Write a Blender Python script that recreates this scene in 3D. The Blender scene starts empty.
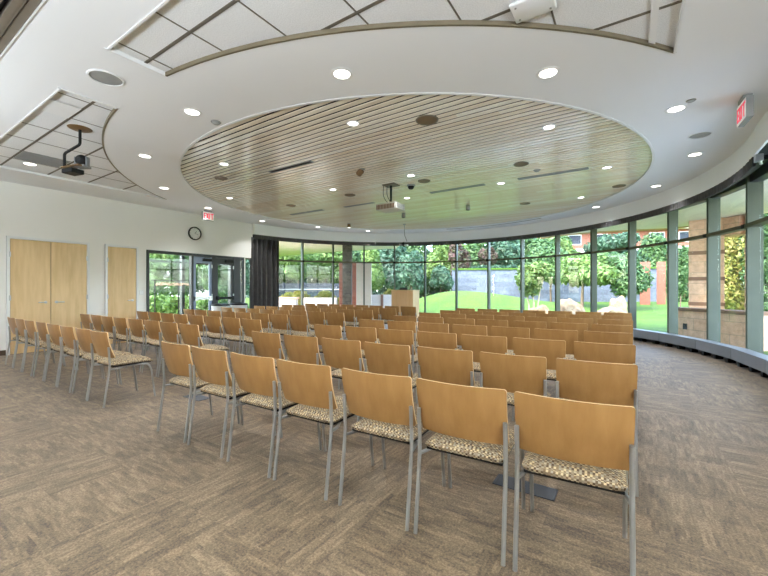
import bpy, bmesh, math, random
from mathutils import Vector, Matrix, noise
from mathutils.geometry import tessellate_polygon
PI = math.pi
scn = bpy.context.scene
COL = scn.collection
rnd = random.Random(7)

# ------------------------------------------------------------------ camera
F, YAW, HY, HC = 372.8, math.radians(33.38), 288.8, 1.30
cs, sn = math.cos(YAW), math.sin(YAW)
cam = bpy.data.cameras.new('camera')
cam.sensor_width = 36.0; cam.lens = F / 768 * 36.0
cam.shift_y = (HY - 288) / 768.0
cam.clip_start = 0.05; cam.clip_end = 400
co = bpy.data.objects.new('camera', cam); COL.objects.link(co)
co.location = (0, 0, HC); co.rotation_euler = (PI / 2, 0, YAW)
scn.camera = co


def ray(x):
    a = (x - 384) / F
    return (-sn + a * cs, cs + a * sn)


def at_t(x, t):                      # world x,y at camera depth t in picture column x
    d = ray(x); return (d[0] * t, d[1] * t)


def at_z(x, y, z):                   # where a picture point meets the height z
    t = F * (z - HC) / (HY - y); d = ray(x)
    return (d[0] * t, d[1] * t)


def at_x(x, y, X):                   # where it meets the plane X
    d = ray(x); t = X / d[0]
    return (d[1] * t, HC + (HY - y) * t / F)


# ------------------------------------------------------------------ materials
def srgb(r, g, b):
    f = lambda c: ((c / 255) / 12.92 if c / 255 <= .04045 else ((c / 255 + .055) / 1.055) ** 2.4)
    return (f(r), f(g), f(b), 1)


class NT:
    def __init__(s, name):
        s.m = bpy.data.materials.new(name); s.m.use_nodes = True
        s.t = s.m.node_tree; s.n = s.t.nodes; s.l = s.t.links
        s.b = s.n['Principled BSDF']; s.out = s.n['Material Output']

    def add(s, typ, **kw):
        n = s.n.new(typ)
        for k, v in kw.items():
            if k.startswith('i_'):
                key = k[2:]
                key = int(key) if key.isdigit() else key.replace('_', ' ')
                n.inputs[key].default_value = v
            else: setattr(n, k, v)
        return n

    def link(s, a, b): s.l.new(a, b)

    def coord(s, scale=(1, 1, 1), rot=(0, 0, 0), kind='Object'):
        c = s.add('ShaderNodeTexCoord'); m = s.add('ShaderNodeMapping')
        m.inputs['Scale'].default_value = scale; m.inputs['Rotation'].default_value = rot
        s.link(c.outputs[kind], m.inputs[0]); return m.outputs[0]

    def noise(s, v, scale, detail=3, rough=.5):
        n = s.add('ShaderNodeTexNoise'); n.inputs['Scale'].default_value = scale
        n.inputs['Detail'].default_value = detail; n.inputs['Roughness'].default_value = rough
        if v is not None: s.link(v, n.inputs['Vector'])
        return n.outputs['Fac']

    def ramp(s, fac, stops):
        r = s.add('ShaderNodeValToRGB'); e = r.color_ramp.elements
        while len(e) < len(stops): e.new(.5)
        for q, (p, c) in zip(e, stops): q.position = p; q.color = c
        s.link(fac, r.inputs[0]); return r.outputs[0]

    def mix(s, fac, a, b, mode='MIX'):
        m = s.add('ShaderNodeMix', data_type='RGBA', blend_type=mode)
        for k, v in ((0, fac), (6, a), (7, b)):
            if isinstance(v, (int, float, tuple)): m.inputs[k].default_value = v
            else: s.link(v, m.inputs[k])
        return m.outputs[2]

    def math(s, op, a, b=None, c=None):
        m = s.add('ShaderNodeMath', operation=op)
        for k, v in ((0, a), (1, b), (2, c)):
            if v is None: continue
            if isinstance(v, (int, float)): m.inputs[k].default_value = v
            else: s.link(v, m.inputs[k])
        return m.outputs[0]

    def bump(s, h, strength=.2, dist=.01):
        b = s.add('ShaderNodeBump'); b.inputs['Strength'].default_value = strength
        b.inputs['Distance'].default_value = dist
        s.link(h, b.inputs['Height']); s.link(b.outputs[0], s.b.inputs['Normal'])

    def base(s, c):
        if isinstance(c, tuple): s.b.inputs['Base Color'].default_value = c
        else: s.link(c, s.b.inputs['Base Color'])
        return s


def plain(name, c, rough=.6, metal=0, var=.08, nscale=6, spec=None):
    t = NT(name); v = t.coord()
    n = t.noise(v, nscale, 3)
    c2 = tuple(min(1, x * (1 + var)) for x in c[:3]) + (1,); c1 = tuple(x * (1 - var) for x in c[:3]) + (1,)
    t.base(t.ramp(n, [(.3, c1), (.7, c2)]))
    t.b.inputs['Roughness'].default_value = rough; t.b.inputs['Metallic'].default_value = metal
    if spec is not None: t.b.inputs['Specular IOR Level'].default_value = spec
    return t.m


def emit(name, c, k):
    t = NT(name); t.base(c); t.b.inputs['Emission Color'].default_value = c
    t.b.inputs['Emission Strength'].default_value = k
    return t.m


def wood(name, c1, c2, rough=.38, grain=(1, 1, .12), scale=16, band=True, coat=.15):
    t = NT(name); v = t.coord(grain)
    n = t.noise(v, scale, 6, .6)
    n2 = t.noise(t.coord((grain[0] * .6, grain[1] * .6, grain[2] * 1.4)), 3.2, 2)
    f = t.math('ADD', t.math('MULTIPLY', n, .6), t.math('MULTIPLY', n2, .4))
    t.base(t.ramp(f, [(.34, c1), (.62, c2)]))
    t.b.inputs['Roughness'].default_value = rough
    t.b.inputs['Coat Weight'].default_value = coat; t.b.inputs['Coat Roughness'].default_value = .25
    t.bump(n, .05, .002)
    return t.m


M = {}
M['ceil'] = plain('white_ceiling_paint', srgb(238, 240, 243), .85, var=.012, nscale=.7)
M['wall'] = plain('warm_white_wall_paint', srgb(240, 238, 234), .8, var=.015, nscale=.8)
M['fascia'] = plain('white_fascia_paint', srgb(244, 246, 248), .7, var=.015, nscale=.8)
M['black'] = plain('black_plastic', srgb(14, 14, 15), .5, spec=.3)
M['dark'] = plain('dark_pocket', srgb(34, 35, 38), .7)
M['chrome'] = plain('satin_chrome', srgb(196, 198, 202), .28, 1, var=.03)
M['steel'] = plain('satin_grey_steel', srgb(166, 166, 163), .34, .6, var=.04, nscale=12)
M['mullion'] = plain('bronze_green_aluminium', srgb(84, 90, 76), .45, .15, var=.06, nscale=4)
M['transom'] = plain('dark_bronze_aluminium', srgb(84, 78, 56), .42, .35)
M['storefront'] = plain('dark_storefront_frame', srgb(52, 52, 56), .4, .3)
M['doorframe'] = plain('blue_grey_door_aluminium', srgb(120, 130, 152), .35, .3)
M['grille'] = plain('grey_grille', srgb(150, 152, 150), .7)
M['trimwhite'] = plain('white_trim', srgb(232, 233, 234), .5, var=.01)
M['bronze'] = plain('bronze_reveal', srgb(122, 112, 92), .5, .2)
M['gridgrey'] = plain('grey_tile_joint', srgb(104, 98, 88), .7)
M['heater'] = plain('grey_convector_enamel', srgb(132, 135, 140), .45, .15, var=.03)
M['pewter'] = plain('brown_grey_partition_track', srgb(128, 120, 108), .45, .3)
M['brass'] = plain('brown_mount', srgb(120, 92, 58), .45, .3)
M['lamp'] = emit('lamp_lens', (1, .96, .88, 1), 5.0)
M['lampdim'] = emit('small_lamp_lens', (1, .96, .86, 1), 3.0)
M['hangerwood'] = plain('pale_hanger_wood', srgb(196, 158, 130), .5)
M['door'] = wood('maple_door_veneer', srgb(206, 172, 122), srgb(226, 195, 146), .42, (1.6, 1.6, .16), 9)
M['back'] = wood('honey_beech_plywood', srgb(148, 107, 58), srgb(168, 127, 75), .36, (1, 1, .16), 14)
M['edge'] = wood('pale_plywood_edge', srgb(226, 190, 140), srgb(236, 206, 160), .5)
M['lectern'] = wood('maple_lectern', srgb(214, 172, 124), srgb(228, 190, 144), .4)


def mk_tile():
    t = NT('acoustic_tile'); v = t.coord()
    n = t.noise(v, 120, 3); t.base(t.ramp(n, [(.3, srgb(216, 218, 220)), (.62, srgb(238, 240, 242))]))
    t.b.inputs['Roughness'].default_value = .95; t.bump(n, .25, .004); return t.m


M['tile'] = mk_tile()


def mk_planks():
    t = NT('glossy_ash_planks')
    tc = t.add('ShaderNodeTexCoord'); sep = t.add('ShaderNodeSeparateXYZ'); t.link(tc.outputs['Object'], sep.inputs[0])
    idx = t.math('FLOOR', t.math('DIVIDE', sep.outputs['Y'], .104))
    seg = t.math('FLOOR', t.math('DIVIDE', t.math('ADD', sep.outputs['X'], t.math('MULTIPLY', idx, 1.37)), 3.2))
    cb = t.add('ShaderNodeCombineXYZ'); t.link(idx, cb.inputs[0]); t.link(seg, cb.inputs[1])
    wn = t.add('ShaderNodeTexWhiteNoise'); t.link(cb.outputs[0], wn.inputs['Vector'])
    n = t.noise(t.coord((.35, 6, 6)), 9, 5, .6)
    f = t.math('ADD', t.math('MULTIPLY', wn.outputs['Value'], .55), t.math('MULTIPLY', n, .45))
    t.base(t.ramp(f, [(.2, srgb(240, 222, 196)), (.75, srgb(253, 246, 232))]))
    t.b.inputs['Roughness'].default_value = .3
    t.b.inputs['Coat Weight'].default_value = .65; t.b.inputs['Coat Roughness'].default_value = .14; t.b.inputs['Specular IOR Level'].default_value = .4
    t.b.inputs['Coat IOR'].default_value = 1.75
    return t.m


M['planks'] = mk_planks()


def mk_carpet():
    t = NT('striped_carpet_tile')
    tc = t.add('ShaderNodeTexCoord'); sep = t.add('ShaderNodeSeparateXYZ'); t.link(tc.outputs['Object'], sep.inputs[0])
    X, Y = sep.outputs['X'], sep.outputs['Y']

    def cell(sz, ox=0.0, oy=0.0):
        c = t.add('ShaderNodeCombineXYZ')
        t.link(t.math('FLOOR', t.math('DIVIDE', t.math('ADD', X, ox), sz)), c.inputs[0])
        t.link(t.math('FLOOR', t.math('DIVIDE', t.math('ADD', Y, oy), sz)), c.inputs[1])
        w = t.add('ShaderNodeTexWhiteNoise'); t.link(c.outputs[0], w.inputs['Vector']); return w.outputs['Value']
    r1 = cell(.61); turn = t.math('GREATER_THAN', r1, .66)
    # swapped coordinates for quarter-turned tiles
    def stripes(a, b, sa, sb, sc):
        c = t.add('ShaderNodeCombineXYZ')
        t.link(t.math('MULTIPLY', a, sa), c.inputs[0]); t.link(t.math('MULTIPLY', b, sb), c.inputs[1])
        t.link(t.math('MULTIPLY', r1, 37.0), c.inputs[2]); return c.outputs[0]
    def blocks(vec, sx, sy):
        m = t.add('ShaderNodeMapping'); m.inputs['Scale'].default_value = (sx, sy, 1); t.link(vec, m.inputs[0])
        fl = t.add('ShaderNodeVectorMath', operation='FLOOR'); t.link(m.outputs[0], fl.inputs[0])
        w = t.add('ShaderNodeTexWhiteNoise'); t.link(fl.outputs[0], w.inputs['Vector']); return w.outputs['Value']
    va, vb = stripes(X, Y, 1, 1, 1), stripes(Y, X, 1, 1, 1)
    vm = t.add('ShaderNodeMix', data_type='VECTOR'); t.link(turn, vm.inputs[0]); t.link(va, vm.inputs[4]); t.link(vb, vm.inputs[5])
    v = vm.outputs[1]
    # broken stripes: long thin blocks of pile of slightly different yarn
    b1 = blocks(v, 6.5, 30.0); b2 = blocks(v, 5.0, 9.5); b3 = blocks(v, 14.0, 60.0)
    mp = t.add('ShaderNodeMapping'); mp.inputs['Scale'].default_value = (5, 34, 1); t.link(v, mp.inputs[0])
    st = t.noise(mp.outputs[0], 1.0, 3, .6)
    f = t.math('ADD', t.math('MULTIPLY', b1, .13), t.math('MULTIPLY', b2, .14))
    f = t.math('ADD', f, t.math('MULTIPLY', b3, .16))
    f = t.math('ADD', f, t.math('MULTIPLY', st, .46))
    f = t.math('ADD', f, t.math('MULTIPLY', t.noise(t.coord(), .55, 2), .10))
    fine = t.noise(t.coord((1, 1, 1)), 85, 3, .75)
    f = t.math('ADD', f, t.math('MULTIPLY', t.math('SUBTRACT', fine, .5), 1.25))
    t.base(t.ramp(f, [(.22, srgb(72, 58, 41)), (.50, srgb(112, 94, 70)), (.80, srgb(154, 133, 104))]))
    t.b.inputs['Roughness'].default_value = .66; t.b.inputs['Specular IOR Level'].default_value = .55
    t.b.inputs['Sheen Weight'].default_value = .12; t.b.inputs['Sheen Roughness'].default_value = .45
    t.b.inputs['Sheen Tint'].default_value = srgb(214, 222, 240)
    t.bump(fine, .5, .004); return t.m


M['carpet'] = mk_carpet()


def mk_seat():
    t = NT('basket_weave_upholstery'); v = t.coord((1, 1, 1))
    ch = t.add('ShaderNodeTexChecker'); ch.inputs['Scale'].default_value = 95; t.link(v, ch.inputs['Vector'])
    fl = t.add('ShaderNodeVectorMath', operation='MULTIPLY'); fl.inputs[1].default_value = (95, 95, 95); t.link(v, fl.inputs[0])
    f2 = t.add('ShaderNodeVectorMath', operation='FLOOR'); t.link(fl.outputs[0], f2.inputs[0])
    w = t.add('ShaderNodeTexWhiteNoise'); t.link(f2.outputs[0], w.inputs['Vector'])
    f = t.math('ADD', t.math('MULTIPLY', ch.outputs['Fac'], .45), t.math('MULTIPLY', w.outputs['Value'], .55))
    t.base(t.ramp(f, [(.1, srgb(84, 64, 42)), (.4, srgb(128, 106, 74)), (.7, srgb(150, 142, 124)), (.95, srgb(202, 180, 138))]))
    t.b.inputs['Roughness'].default_value = .9; t.bump(f, .4, .003); return t.m


M['seat'] = mk_seat()


def mk_curtain():
    t = NT('charcoal_drape'); n = t.noise(t.coord((40, 40, 3)), 3, 2)
    t.base(t.ramp(n, [(.3, srgb(58, 57, 57)), (.7, srgb(90, 88, 88))])); t.b.inputs['Roughness'].default_value = .85
    return t.m


M['curtain'] = mk_curtain()


def mk_glass():
    m = bpy.data.materials.new('window_glass'); m.use_nodes = True; n = m.node_tree.nodes; l = m.node_tree.links
    n.clear(); o = n.new('ShaderNodeOutputMaterial'); mx = n.new('ShaderNodeMixShader')
    tr = n.new('ShaderNodeBsdfTransparent'); gl = n.new('ShaderNodeBsdfGlossy'); lw = n.new('ShaderNodeLayerWeight'); pw = n.new('ShaderNodeMath'); pw.operation = 'POWER'; pw.inputs[1].default_value = 4.0; ad = n.new('ShaderNodeMath'); ad.operation = 'MULTIPLY_ADD'; ad.inputs[1].default_value = .5; ad.inputs[2].default_value = .025
    tr.inputs[0].default_value = (.965, .985, .975, 1); gl.inputs['Roughness'].default_value = .02
    lw.inputs['Blend'].default_value = .5
    l.new(lw.outputs['Facing'], pw.inputs[0]); l.new(pw.outputs[0], ad.inputs[0]); l.new(ad.outputs[0], mx.inputs[0]); l.new(tr.outputs[0], mx.inputs[1]); l.new(gl.outputs[0], mx.inputs[2])
    l.new(mx.outputs[0], o.inputs[0]); return m


M['glass'] = mk_glass()


def mk_blocks(name, c1, c2, mortar, bw, bh, scale=1, bandz=False, rot=None, rough=.85):
    t = NT(name)
    tc = t.add('ShaderNodeTexCoord'); sep = t.add('ShaderNodeSeparateXYZ'); t.link(tc.outputs['Object'], sep.inputs[0])
    c = t.add('ShaderNodeCombineXYZ')
    t.link(t.math('ADD', sep.outputs['X'], sep.outputs['Y']), c.inputs[0]); t.link(sep.outputs['Z'], c.inputs[1])
    b = t.add('ShaderNodeTexBrick'); t.link(c.outputs[0], b.inputs['Vector'])
    b.inputs['Color1'].default_value = c1; b.inputs['Color2'].default_value = c2; b.inputs['Mortar'].default_value = mortar
    b.inputs['Scale'].default_value = scale; b.inputs['Brick Width'].default_value = bw; b.inputs['Row Height'].default_value = bh
    b.inputs['Mortar Size'].default_value = .008
    n = t.noise(tc.outputs['Object'], 9, 4)
    t.base(t.mix(.5, b.outputs['Color'], t.ramp(n, [(.3, tuple(x * .6 for x in c1[:3]) + (1,)), (.7, c2)])))
    t.b.inputs['Roughness'].default_value = rough; t.bump(b.outputs['Fac'], -.3, .01); return t.m


M['pinkstone'] = mk_blocks('pink_sandstone_blocks', srgb(244, 192, 158), srgb(250, 210, 180), srgb(180, 152, 130), .6, .3)
M['brownband'] = plain('brown_stone_band', srgb(150, 112, 92), .8)
M['greystone'] = mk_blocks('grey_retaining_stone', srgb(72, 78, 90), srgb(112, 120, 132), srgb(52, 57, 64), .7, .3)
M['brick'] = mk_blocks('red_brick', srgb(128, 70, 54), srgb(152, 92, 72), srgb(140, 116, 104), .25, .09)
M['darkstone'] = mk_blocks('dark_slate_pier', srgb(70, 70, 64), srgb(118, 114, 104), srgb(50, 50, 46), .5, .16)
M['concrete'] = plain('pale_concrete', srgb(222, 216, 208), .85, var=.06, nscale=3)
M['soffit'] = plain('cream_soffit', srgb(240, 228, 212), .8, var=.03, nscale=1.5)
M['whitestucco'] = plain('white_stucco', srgb(238, 226, 216), .85, var=.03)
M['fence'] = plain('slate_fence', srgb(44, 50, 62), .7, var=.2, nscale=3)
M['bark'] = plain('bark', srgb(112, 94, 76), .9, var=.25, nscale=14)
M['palebark'] = plain('pale_bark', srgb(206, 188, 162), .9, var=.2, nscale=14)
M['rock'] = None


def mk_rock():
    t = NT('sandstone_boulder'); n = t.noise(t.coord(), 3.5, 6, .65)
    t.base(t.ramp(n, [(.3, srgb(110, 90, 68)), (.5, srgb(149, 127, 99)), (.7, srgb(176, 159, 131))]))
    t.b.inputs['Roughness'].default_value = .9; t.bump(n, .6, .05); return t.m


M['rock'] = mk_rock()


def mk_grass():
    t = NT('lawn_grass'); v = t.coord()
    n = t.noise(v, 1.1, 5, .6); n2 = t.noise(v, 40, 2)
    f = t.math('ADD', t.math('MULTIPLY', n, .7), t.math('MULTIPLY', n2, .3))
    t.base(t.ramp(f, [(.3, srgb(50, 80, 4)), (.55, srgb(68, 100, 8)), (.75, srgb(90, 118, 14))]))
    t.b.inputs['Roughness'].default_value = .9; t.bump(n2, .5, .03); return t.m


M['grass'] = mk_grass()


def mk_leaf(name, cols):
    t = NT(name)
    g = t.add('ShaderNodeNewGeometry')
    r = g.outputs['Random Per Island']
    t.base(t.ramp(r, [(i / (len(cols) - 1), c) for i, c in enumerate(cols)]))
    t.b.inputs['Roughness'].default_value = .55
    # thin leaves let some light through
    tl = t.add('ShaderNodeBsdfTranslucent'); t.link(t.b.inputs['Base Color'].links[0].from_socket, tl.inputs[0])
    mx = t.add('ShaderNodeMixShader'); mx.inputs[0].default_value = .35
    t.link(t.b.outputs[0], mx.inputs[1]); t.link(tl.outputs[0], mx.inputs[2]); t.link(mx.outputs[0], t.out.inputs[0])
    return t.m


M['leaf0'] = mk_leaf('bright_green_leaves', [srgb(70, 100, 42), srgb(100, 131, 58), srgb(132, 152, 84)])
M['leaf1'] = mk_leaf('mid_green_leaves', [srgb(47, 77, 40), srgb(73, 109, 57), srgb(109, 137, 84)])
M['leaf2'] = mk_leaf('blue_green_leaves', [srgb(36, 65, 47), srgb(62, 97, 70), srgb(95, 126, 97)])
M['leaf3'] = mk_leaf('yellow_green_leaves', [srgb(117, 122, 52), srgb(144, 146, 67), srgb(159, 139, 75)])
M['leaf4'] = mk_leaf('plum_leaves', [srgb(70, 73, 47), srgb(100, 68, 67), srgb(80, 100, 58)])


# ------------------------------------------------------------------ mesh helpers
def obj(name, bm, mat, parent=None, smooth=None, loc=None):
    me = bpy.data.meshes.new(name)
    bmesh.ops.recalc_face_normals(bm, faces=bm.faces)
    if smooth is not None:
        for f in bm.faces: f.smooth = True
        for e in bm.edges:
            if len(e.link_faces) == 2 and e.calc_face_angle(0) > smooth: e.smooth = False
    bm.to_mesh(me); bm.free()
    for m in (mat if isinstance(mat, (list, tuple)) else [mat]): me.materials.append(m)
    o = bpy.data.objects.new(name, me); COL.objects.link(o)
    if parent is not None: o.parent = parent
    if loc is not None: o.location = loc
    return o


def thing(name, label, cat, loc=(0, 0, 0), rz=0, group=None):
    o = bpy.data.objects.new(name, None); COL.objects.link(o)
    o.empty_display_size = .1
    o.location = loc; o.rotation_euler = (0, 0, rz)
    o['label'] = label; o['category'] = cat
    if group: o['group'] = group
    return o


def tag(o, label, cat, group=None, kind=None):
    o['label'] = label; o['category'] = cat
    if group: o['group'] = group
    if kind: o['kind'] = kind
    return o


def struct(o): o['kind'] = 'structure'; return o


def sempty(name, loc=(0, 0, 0), rz=0):
    o = bpy.data.objects.new(name, None); COL.objects.link(o); o.location = loc
    o.rotation_euler = (0, 0, rz); o['kind'] = 'structure'; o.empty_display_size = .1; return o


def box(bm, x0, x1, y0, y1, z0, z1, mi=0, bev=0):
    r = bmesh.ops.create_cube(bm, size=1)
    vs = r['verts']
    bmesh.ops.scale(bm, vec=(x1 - x0, y1 - y0, z1 - z0), verts=vs)
    bmesh.ops.translate(bm, vec=((x0 + x1) / 2, (y0 + y1) / 2, (z0 + z1) / 2), verts=vs)
    fs = set(f for v in vs for f in v.link_faces)
    for f in fs: f.material_index = mi
    if bev:
        es = list(set(e for v in vs for e in v.link_edges))
        bmesh.ops.bevel(bm, geom=es, offset=bev, segments=2, affect='EDGES', profile=.5)
    return bm


def B(): return bmesh.new()


def bxs(*a, **k):
    bm = B(); box(bm, *a, **k); return bm


def tube(bm, pts, r, seg=8, cap=True, mi=0):
    pts = [Vector(p) for p in pts]
    rings = []
    up = Vector((0, 0, 1))
    prev = None
    for i, p in enumerate(pts):
        if i == 0: d = pts[1] - p
        elif i == len(pts) - 1: d = p - pts[i - 1]
        else: d = (pts[i + 1] - p).normalized() + (p - pts[i - 1]).normalized()
        d.normalize()
        if prev is None:
            a = d.orthogonal().normalized()
        else:
            a = (prev - d * prev.dot(d)).normalized()
        prev = a; b = d.cross(a)
        rr = r[i] if isinstance(r, (list, tuple)) else r
        rings.append([bm.verts.new(p + (a * math.cos(2 * PI * k / seg) + b * math.sin(2 * PI * k / seg)) * rr) for k in range(seg)])
    for i in range(len(rings) - 1):
        for k in range(seg):
            f = bm.faces.new((rings[i][k], rings[i][(k + 1) % seg], rings[i + 1][(k + 1) % seg], rings[i + 1][k])); f.material_index = mi
    if cap:
        bm.faces.new(rings[0]).material_index = mi; bm.faces.new(rings[-1]).material_index = mi
    return bm


def smoothpath(pts, n=4, rad=.25):
    """round the corners of a polyline"""
    pts = [Vector(p) for p in pts]; out = [pts[0]]
    for i in range(1, len(pts) - 1):
        a, b, c = pts[i - 1], pts[i], pts[i + 1]
        r = min(rad, (b - a).length * .45, (c - b).length * .45)
        s, e = b + (a - b).normalized() * r, b + (c - b).normalized() * r
        for k in range(n + 1):
            u = k / n; out.append(s * (1 - u) ** 2 + b * 2 * u * (1 - u) + e * u * u)
    out.append(pts[-1]); return out


def lathe(bm, prof, seg=24, c=(0, 0, 0), mi=0):
    rings = []
    for r, z in prof:
        if r <= 1e-6: rings.append([bm.verts.new((c[0], c[1], c[2] + z))])
        else: rings.append([bm.verts.new((c[0] + r * math.cos(2 * PI * k / seg), c[1] + r * math.sin(2 * PI * k / seg), c[2] + z)) for k in range(seg)])
    for a, b in zip(rings, rings[1:]):
        for k in range(seg):
            k2 = (k + 1) % seg
            if len(a) == 1 and len(b) == 1: continue
            if len(a) == 1: f = bm.faces.new((a[0], b[k], b[k2]))
            elif len(b) == 1: f = bm.faces.new((a[k], a[k2], b[0]))
            else: f = bm.faces.new((a[k], a[k2], b[k2], b[k]))
            f.material_index = mi
    return bm


def prism(bm, poly, z0, z1, holes=(), mi=0):
    """vertical prism over a plan polygon (with holes)"""
    loops = [[Vector((p[0], p[1], 0)) for p in poly]] + [[Vector((p[0], p[1], 0)) for p in h] for h in holes]
    tris = tessellate_polygon(loops)
    flat = [v for l in loops for v in l]
    for z in (z0, z1):
        vs = [bm.verts.new((v.x, v.y, z)) for v in flat]
        for t in tris:
            try: bm.faces.new([vs[i] for i in t]).material_index = mi
            except ValueError: pass
    for l in loops:
        n = len(l)
        for i in range(n):
            a, b = l[i], l[(i + 1) % n]
            q = [bm.verts.new(c) for c in ((a.x, a.y, z0), (b.x, b.y, z0), (b.x, b.y, z1), (a.x, a.y, z1))]
            bm.faces.new(q).material_index = mi
    bmesh.ops.remove_doubles(bm, verts=bm.verts, dist=1e-5)
    return bm


def arc(c, r, a0, a1, n):
    return [(c[0] + r * math.cos(math.radians(a0 + (a1 - a0) * i / n)), c[1] + r * math.sin(math.radians(a0 + (a1 - a0) * i / n))) for i in range(n + 1)]


def ringwall(bm, c, r0, r1, a0, a1, z0, z1, n=64, mi=0):
    poly = arc(c, r1, a0, a1, n) + arc(c, r0, a1, a0, n)
    return prism(bm, poly, z0, z1, mi=mi)


# ------------------------------------------------------------------ plan
WC, WR = (-4.73, 7.15), 6.56          # window wall: inner face of the mullions
FC, FR = (-4.38, 7.13), 5.76          # fascia over the curtain track
KC, KR = (-4.30, 7.50), 4.61          # round plank ceiling
AC, AR = (-4.27, 7.60), 5.72          # curved edge of the tiled recesses
WX = -10.2                            # left wall
CZ = 3.40
YB = -6.0                             # back of the room, behind the camera
XR = 3.4


def ang(c, p): return math.degrees(math.atan2(p[1] - c[1], p[0] - c[0]))


def on_circle(x, c, r):               # where the column x of the picture meets a circle (far side)
    d = ray(x); a = d[0] ** 2 + d[1] ** 2; b = -2 * (d[0] * c[0] + d[1] * c[1]); k = c[0] ** 2 + c[1] ** 2 - r * r
    t = (-b + math.sqrt(b * b - 4 * a * k)) / (2 * a); return (d[0] * t, d[1] * t)


# floor -------------------------------------------------------------
a_start, a_end = -22.0, 180 - 2.0
out_r = WR + .30
poly = arc(WC, out_r, a_start, 176, 90)
pe = poly[-1]; ps = poly[0]
plan = poly + [(WX - .12, pe[1]), (WX - .12, YB), (XR, YB), (XR, ps[1])]
bm = B(); prism(bm, plan, -.12, 0.0)
struct(obj('floor', bm, M['carpet']))

# ceiling ------------------------------------------------------------
fa0 = -22.0
fa1 = ang(FC, (-10.11, 7.72))
arcf = [(FC[0] + FR + .01, 4.58), (FC[0] + FR + .01, 6.3)] + arc(FC, FR + .03, -5, fa1, 90)
cplan = arcf + [(WX - .12, arcf[-1][1]), (WX - .12, YB), (XR, YB), (XR, arcf[0][1])]
kh = arc(KC, KR, 0, 360, 96)[:-1]


def rec_top():
    a0 = ang(AC, (-3.82, AC[1] - math.sqrt(AR ** 2 - (-3.82 - AC[0]) ** 2)))
    a1 = ang(AC, (.33, AC[1] - math.sqrt(AR ** 2 - (.33 - AC[0]) ** 2)))
    return [(.33, 1.40), (-3.82, 1.40)] + arc(AC, AR, a0, a1, 40)


def rec_left():
    a0 = ang(AC, (-9.08, AC[1] - math.sqrt(AR ** 2 - (-9.08 - AC[0]) ** 2)))
    a1 = ang(AC, (-4.98, AC[1] - math.sqrt(AR ** 2 - (-4.98 - AC[0]) ** 2)))
    if a0 > 0: a0 -= 360
    return [(-4.98, 1.40), (-9.08, 1.40)] + arc(AC, AR, a0, a1, 40)


H1, H2 = rec_top(), rec_left()
track = [(-10.2, .52), (XR, .52), (XR, .90), (-10.2, .90)]
bm = B(); prism(bm, cplan, CZ, CZ + .12, holes=[kh, H1, H2, [(XR - .01, .56), (XR - .01, .90), (WX + .01, .90), (WX + .01, .56)]])
ceil = struct(obj('ceiling', bm, M['ceil']))
# roof slab over everything so daylight only comes through the glass
bm = B(); prism(bm, [(p[0], p[1]) for p in arc(WC, WR + .35, -22, 176, 60)] + [(WX - .3, pe[1]), (WX - .3, YB - .1), (XR + .1, YB - .1), (XR + .1, ps[1])], 3.62, 3.8)
obj('roof_slab', bm, M['dark'], ceil)
# tiled recesses: soffit of tiles, joints, reveal
TZ = CZ + .034


def inside(p, poly):
    c = False; n = len(poly)
    for i in range(n):
        a, b = poly[i], poly[(i + 1) % n]
        if (a[1] > p[1]) != (b[1] > p[1]) and p[0] < (b[0] - a[0]) * (p[1] - a[1]) / (b[1] - a[1]) + a[0]: c = not c
    return c


def clipped(bm, poly, axis, val, w, z0, z1, mi=0):
    lo, hi = -11, 4; n = 900; run = None
    for i in range(n + 1):
        s = lo + (hi - lo) * i / n
        p = (s, val) if axis == 'x' else (val, s)
        ins = inside(p, poly)
        if ins and run is None: run = s
        if (not ins or i == n) and run is not None:
            if s - run > .06:
                if axis == 'x': box(bm, run, s, val - w / 2, val + w / 2, z0, z1, mi)
                else: box(bm, val - w / 2, val + w / 2, run, s, z0, z1, mi)
            run = None


for H, ylines, xlines in ((H1, (1.70, 2.29, 2.91, 3.52), (-3.70, -3.05, -2.42, -1.76, -1.12, -.50, .16)),
                          (H2, (1.73, 2.36, 2.98, 3.6), (-8.42, -7.83, -7.18, -6.5, -5.83, -5.18))):
    bm = B(); prism(bm, H, TZ, TZ + .02); obj('acoustic_tiles', bm, M['tile'], ceil)
    bm = B()
    for y in ylines: clipped(bm, H, 'x', y, .028, TZ - .004, TZ + .001)
    for x in xlines: clipped(bm, H, 'y', x, .014, TZ - .003, TZ + .001)
    obj('tile_joints', bm, M['gridgrey'], ceil)
    # curved bronze reveal strip along the arc
    bm = B(); n = len(H)
    for i in range(2, n - 1):
        a, b = Vector((*H[i], 0)), Vector((*H[i + 1], 0)); c = Vector((*AC, 0))
        ia, ib = a + (a - c).normalized() * .02, b + (b - c).normalized() * .02
        for z0, z1 in ((CZ - .004, TZ - .002),):
            q = [bm.verts.new((p.x, p.y, z)) for z in (z0, z1) for p in (a, b, ib, ia)]
            for f in ((0, 1, 2, 3), (4, 5, 6, 7), (0, 1, 5, 4), (3, 2, 6, 7)): bm.faces.new([q[k] for k in f])
    obj('curved_reveal', bm, M['bronze'], ceil)
    # white L trims on the straight sides
    bm = B()
    x0, x1 = H[1][0], H[0][0]
    box(bm, x0 - .012, x0 + .006, 1.37, H[2][1] - .02, CZ - .006, TZ - .001); box(bm, x1 - .006, x1 + .012, 1.37, H[-1][1] - .02, CZ - .012, TZ - .001)
    box(bm, x0 + .006, x1 - .006, 1.388, 1.406, CZ - .006, TZ - .001)
    obj('edge_trim', bm, M['trimwhite'], ceil)
bm = B()
for x in (.16,): clipped(bm, H1, 'y', x, .05, TZ - .02, TZ - .004)
obj('aisle_trim', bm, M['trimwhite'], ceil)
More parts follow.
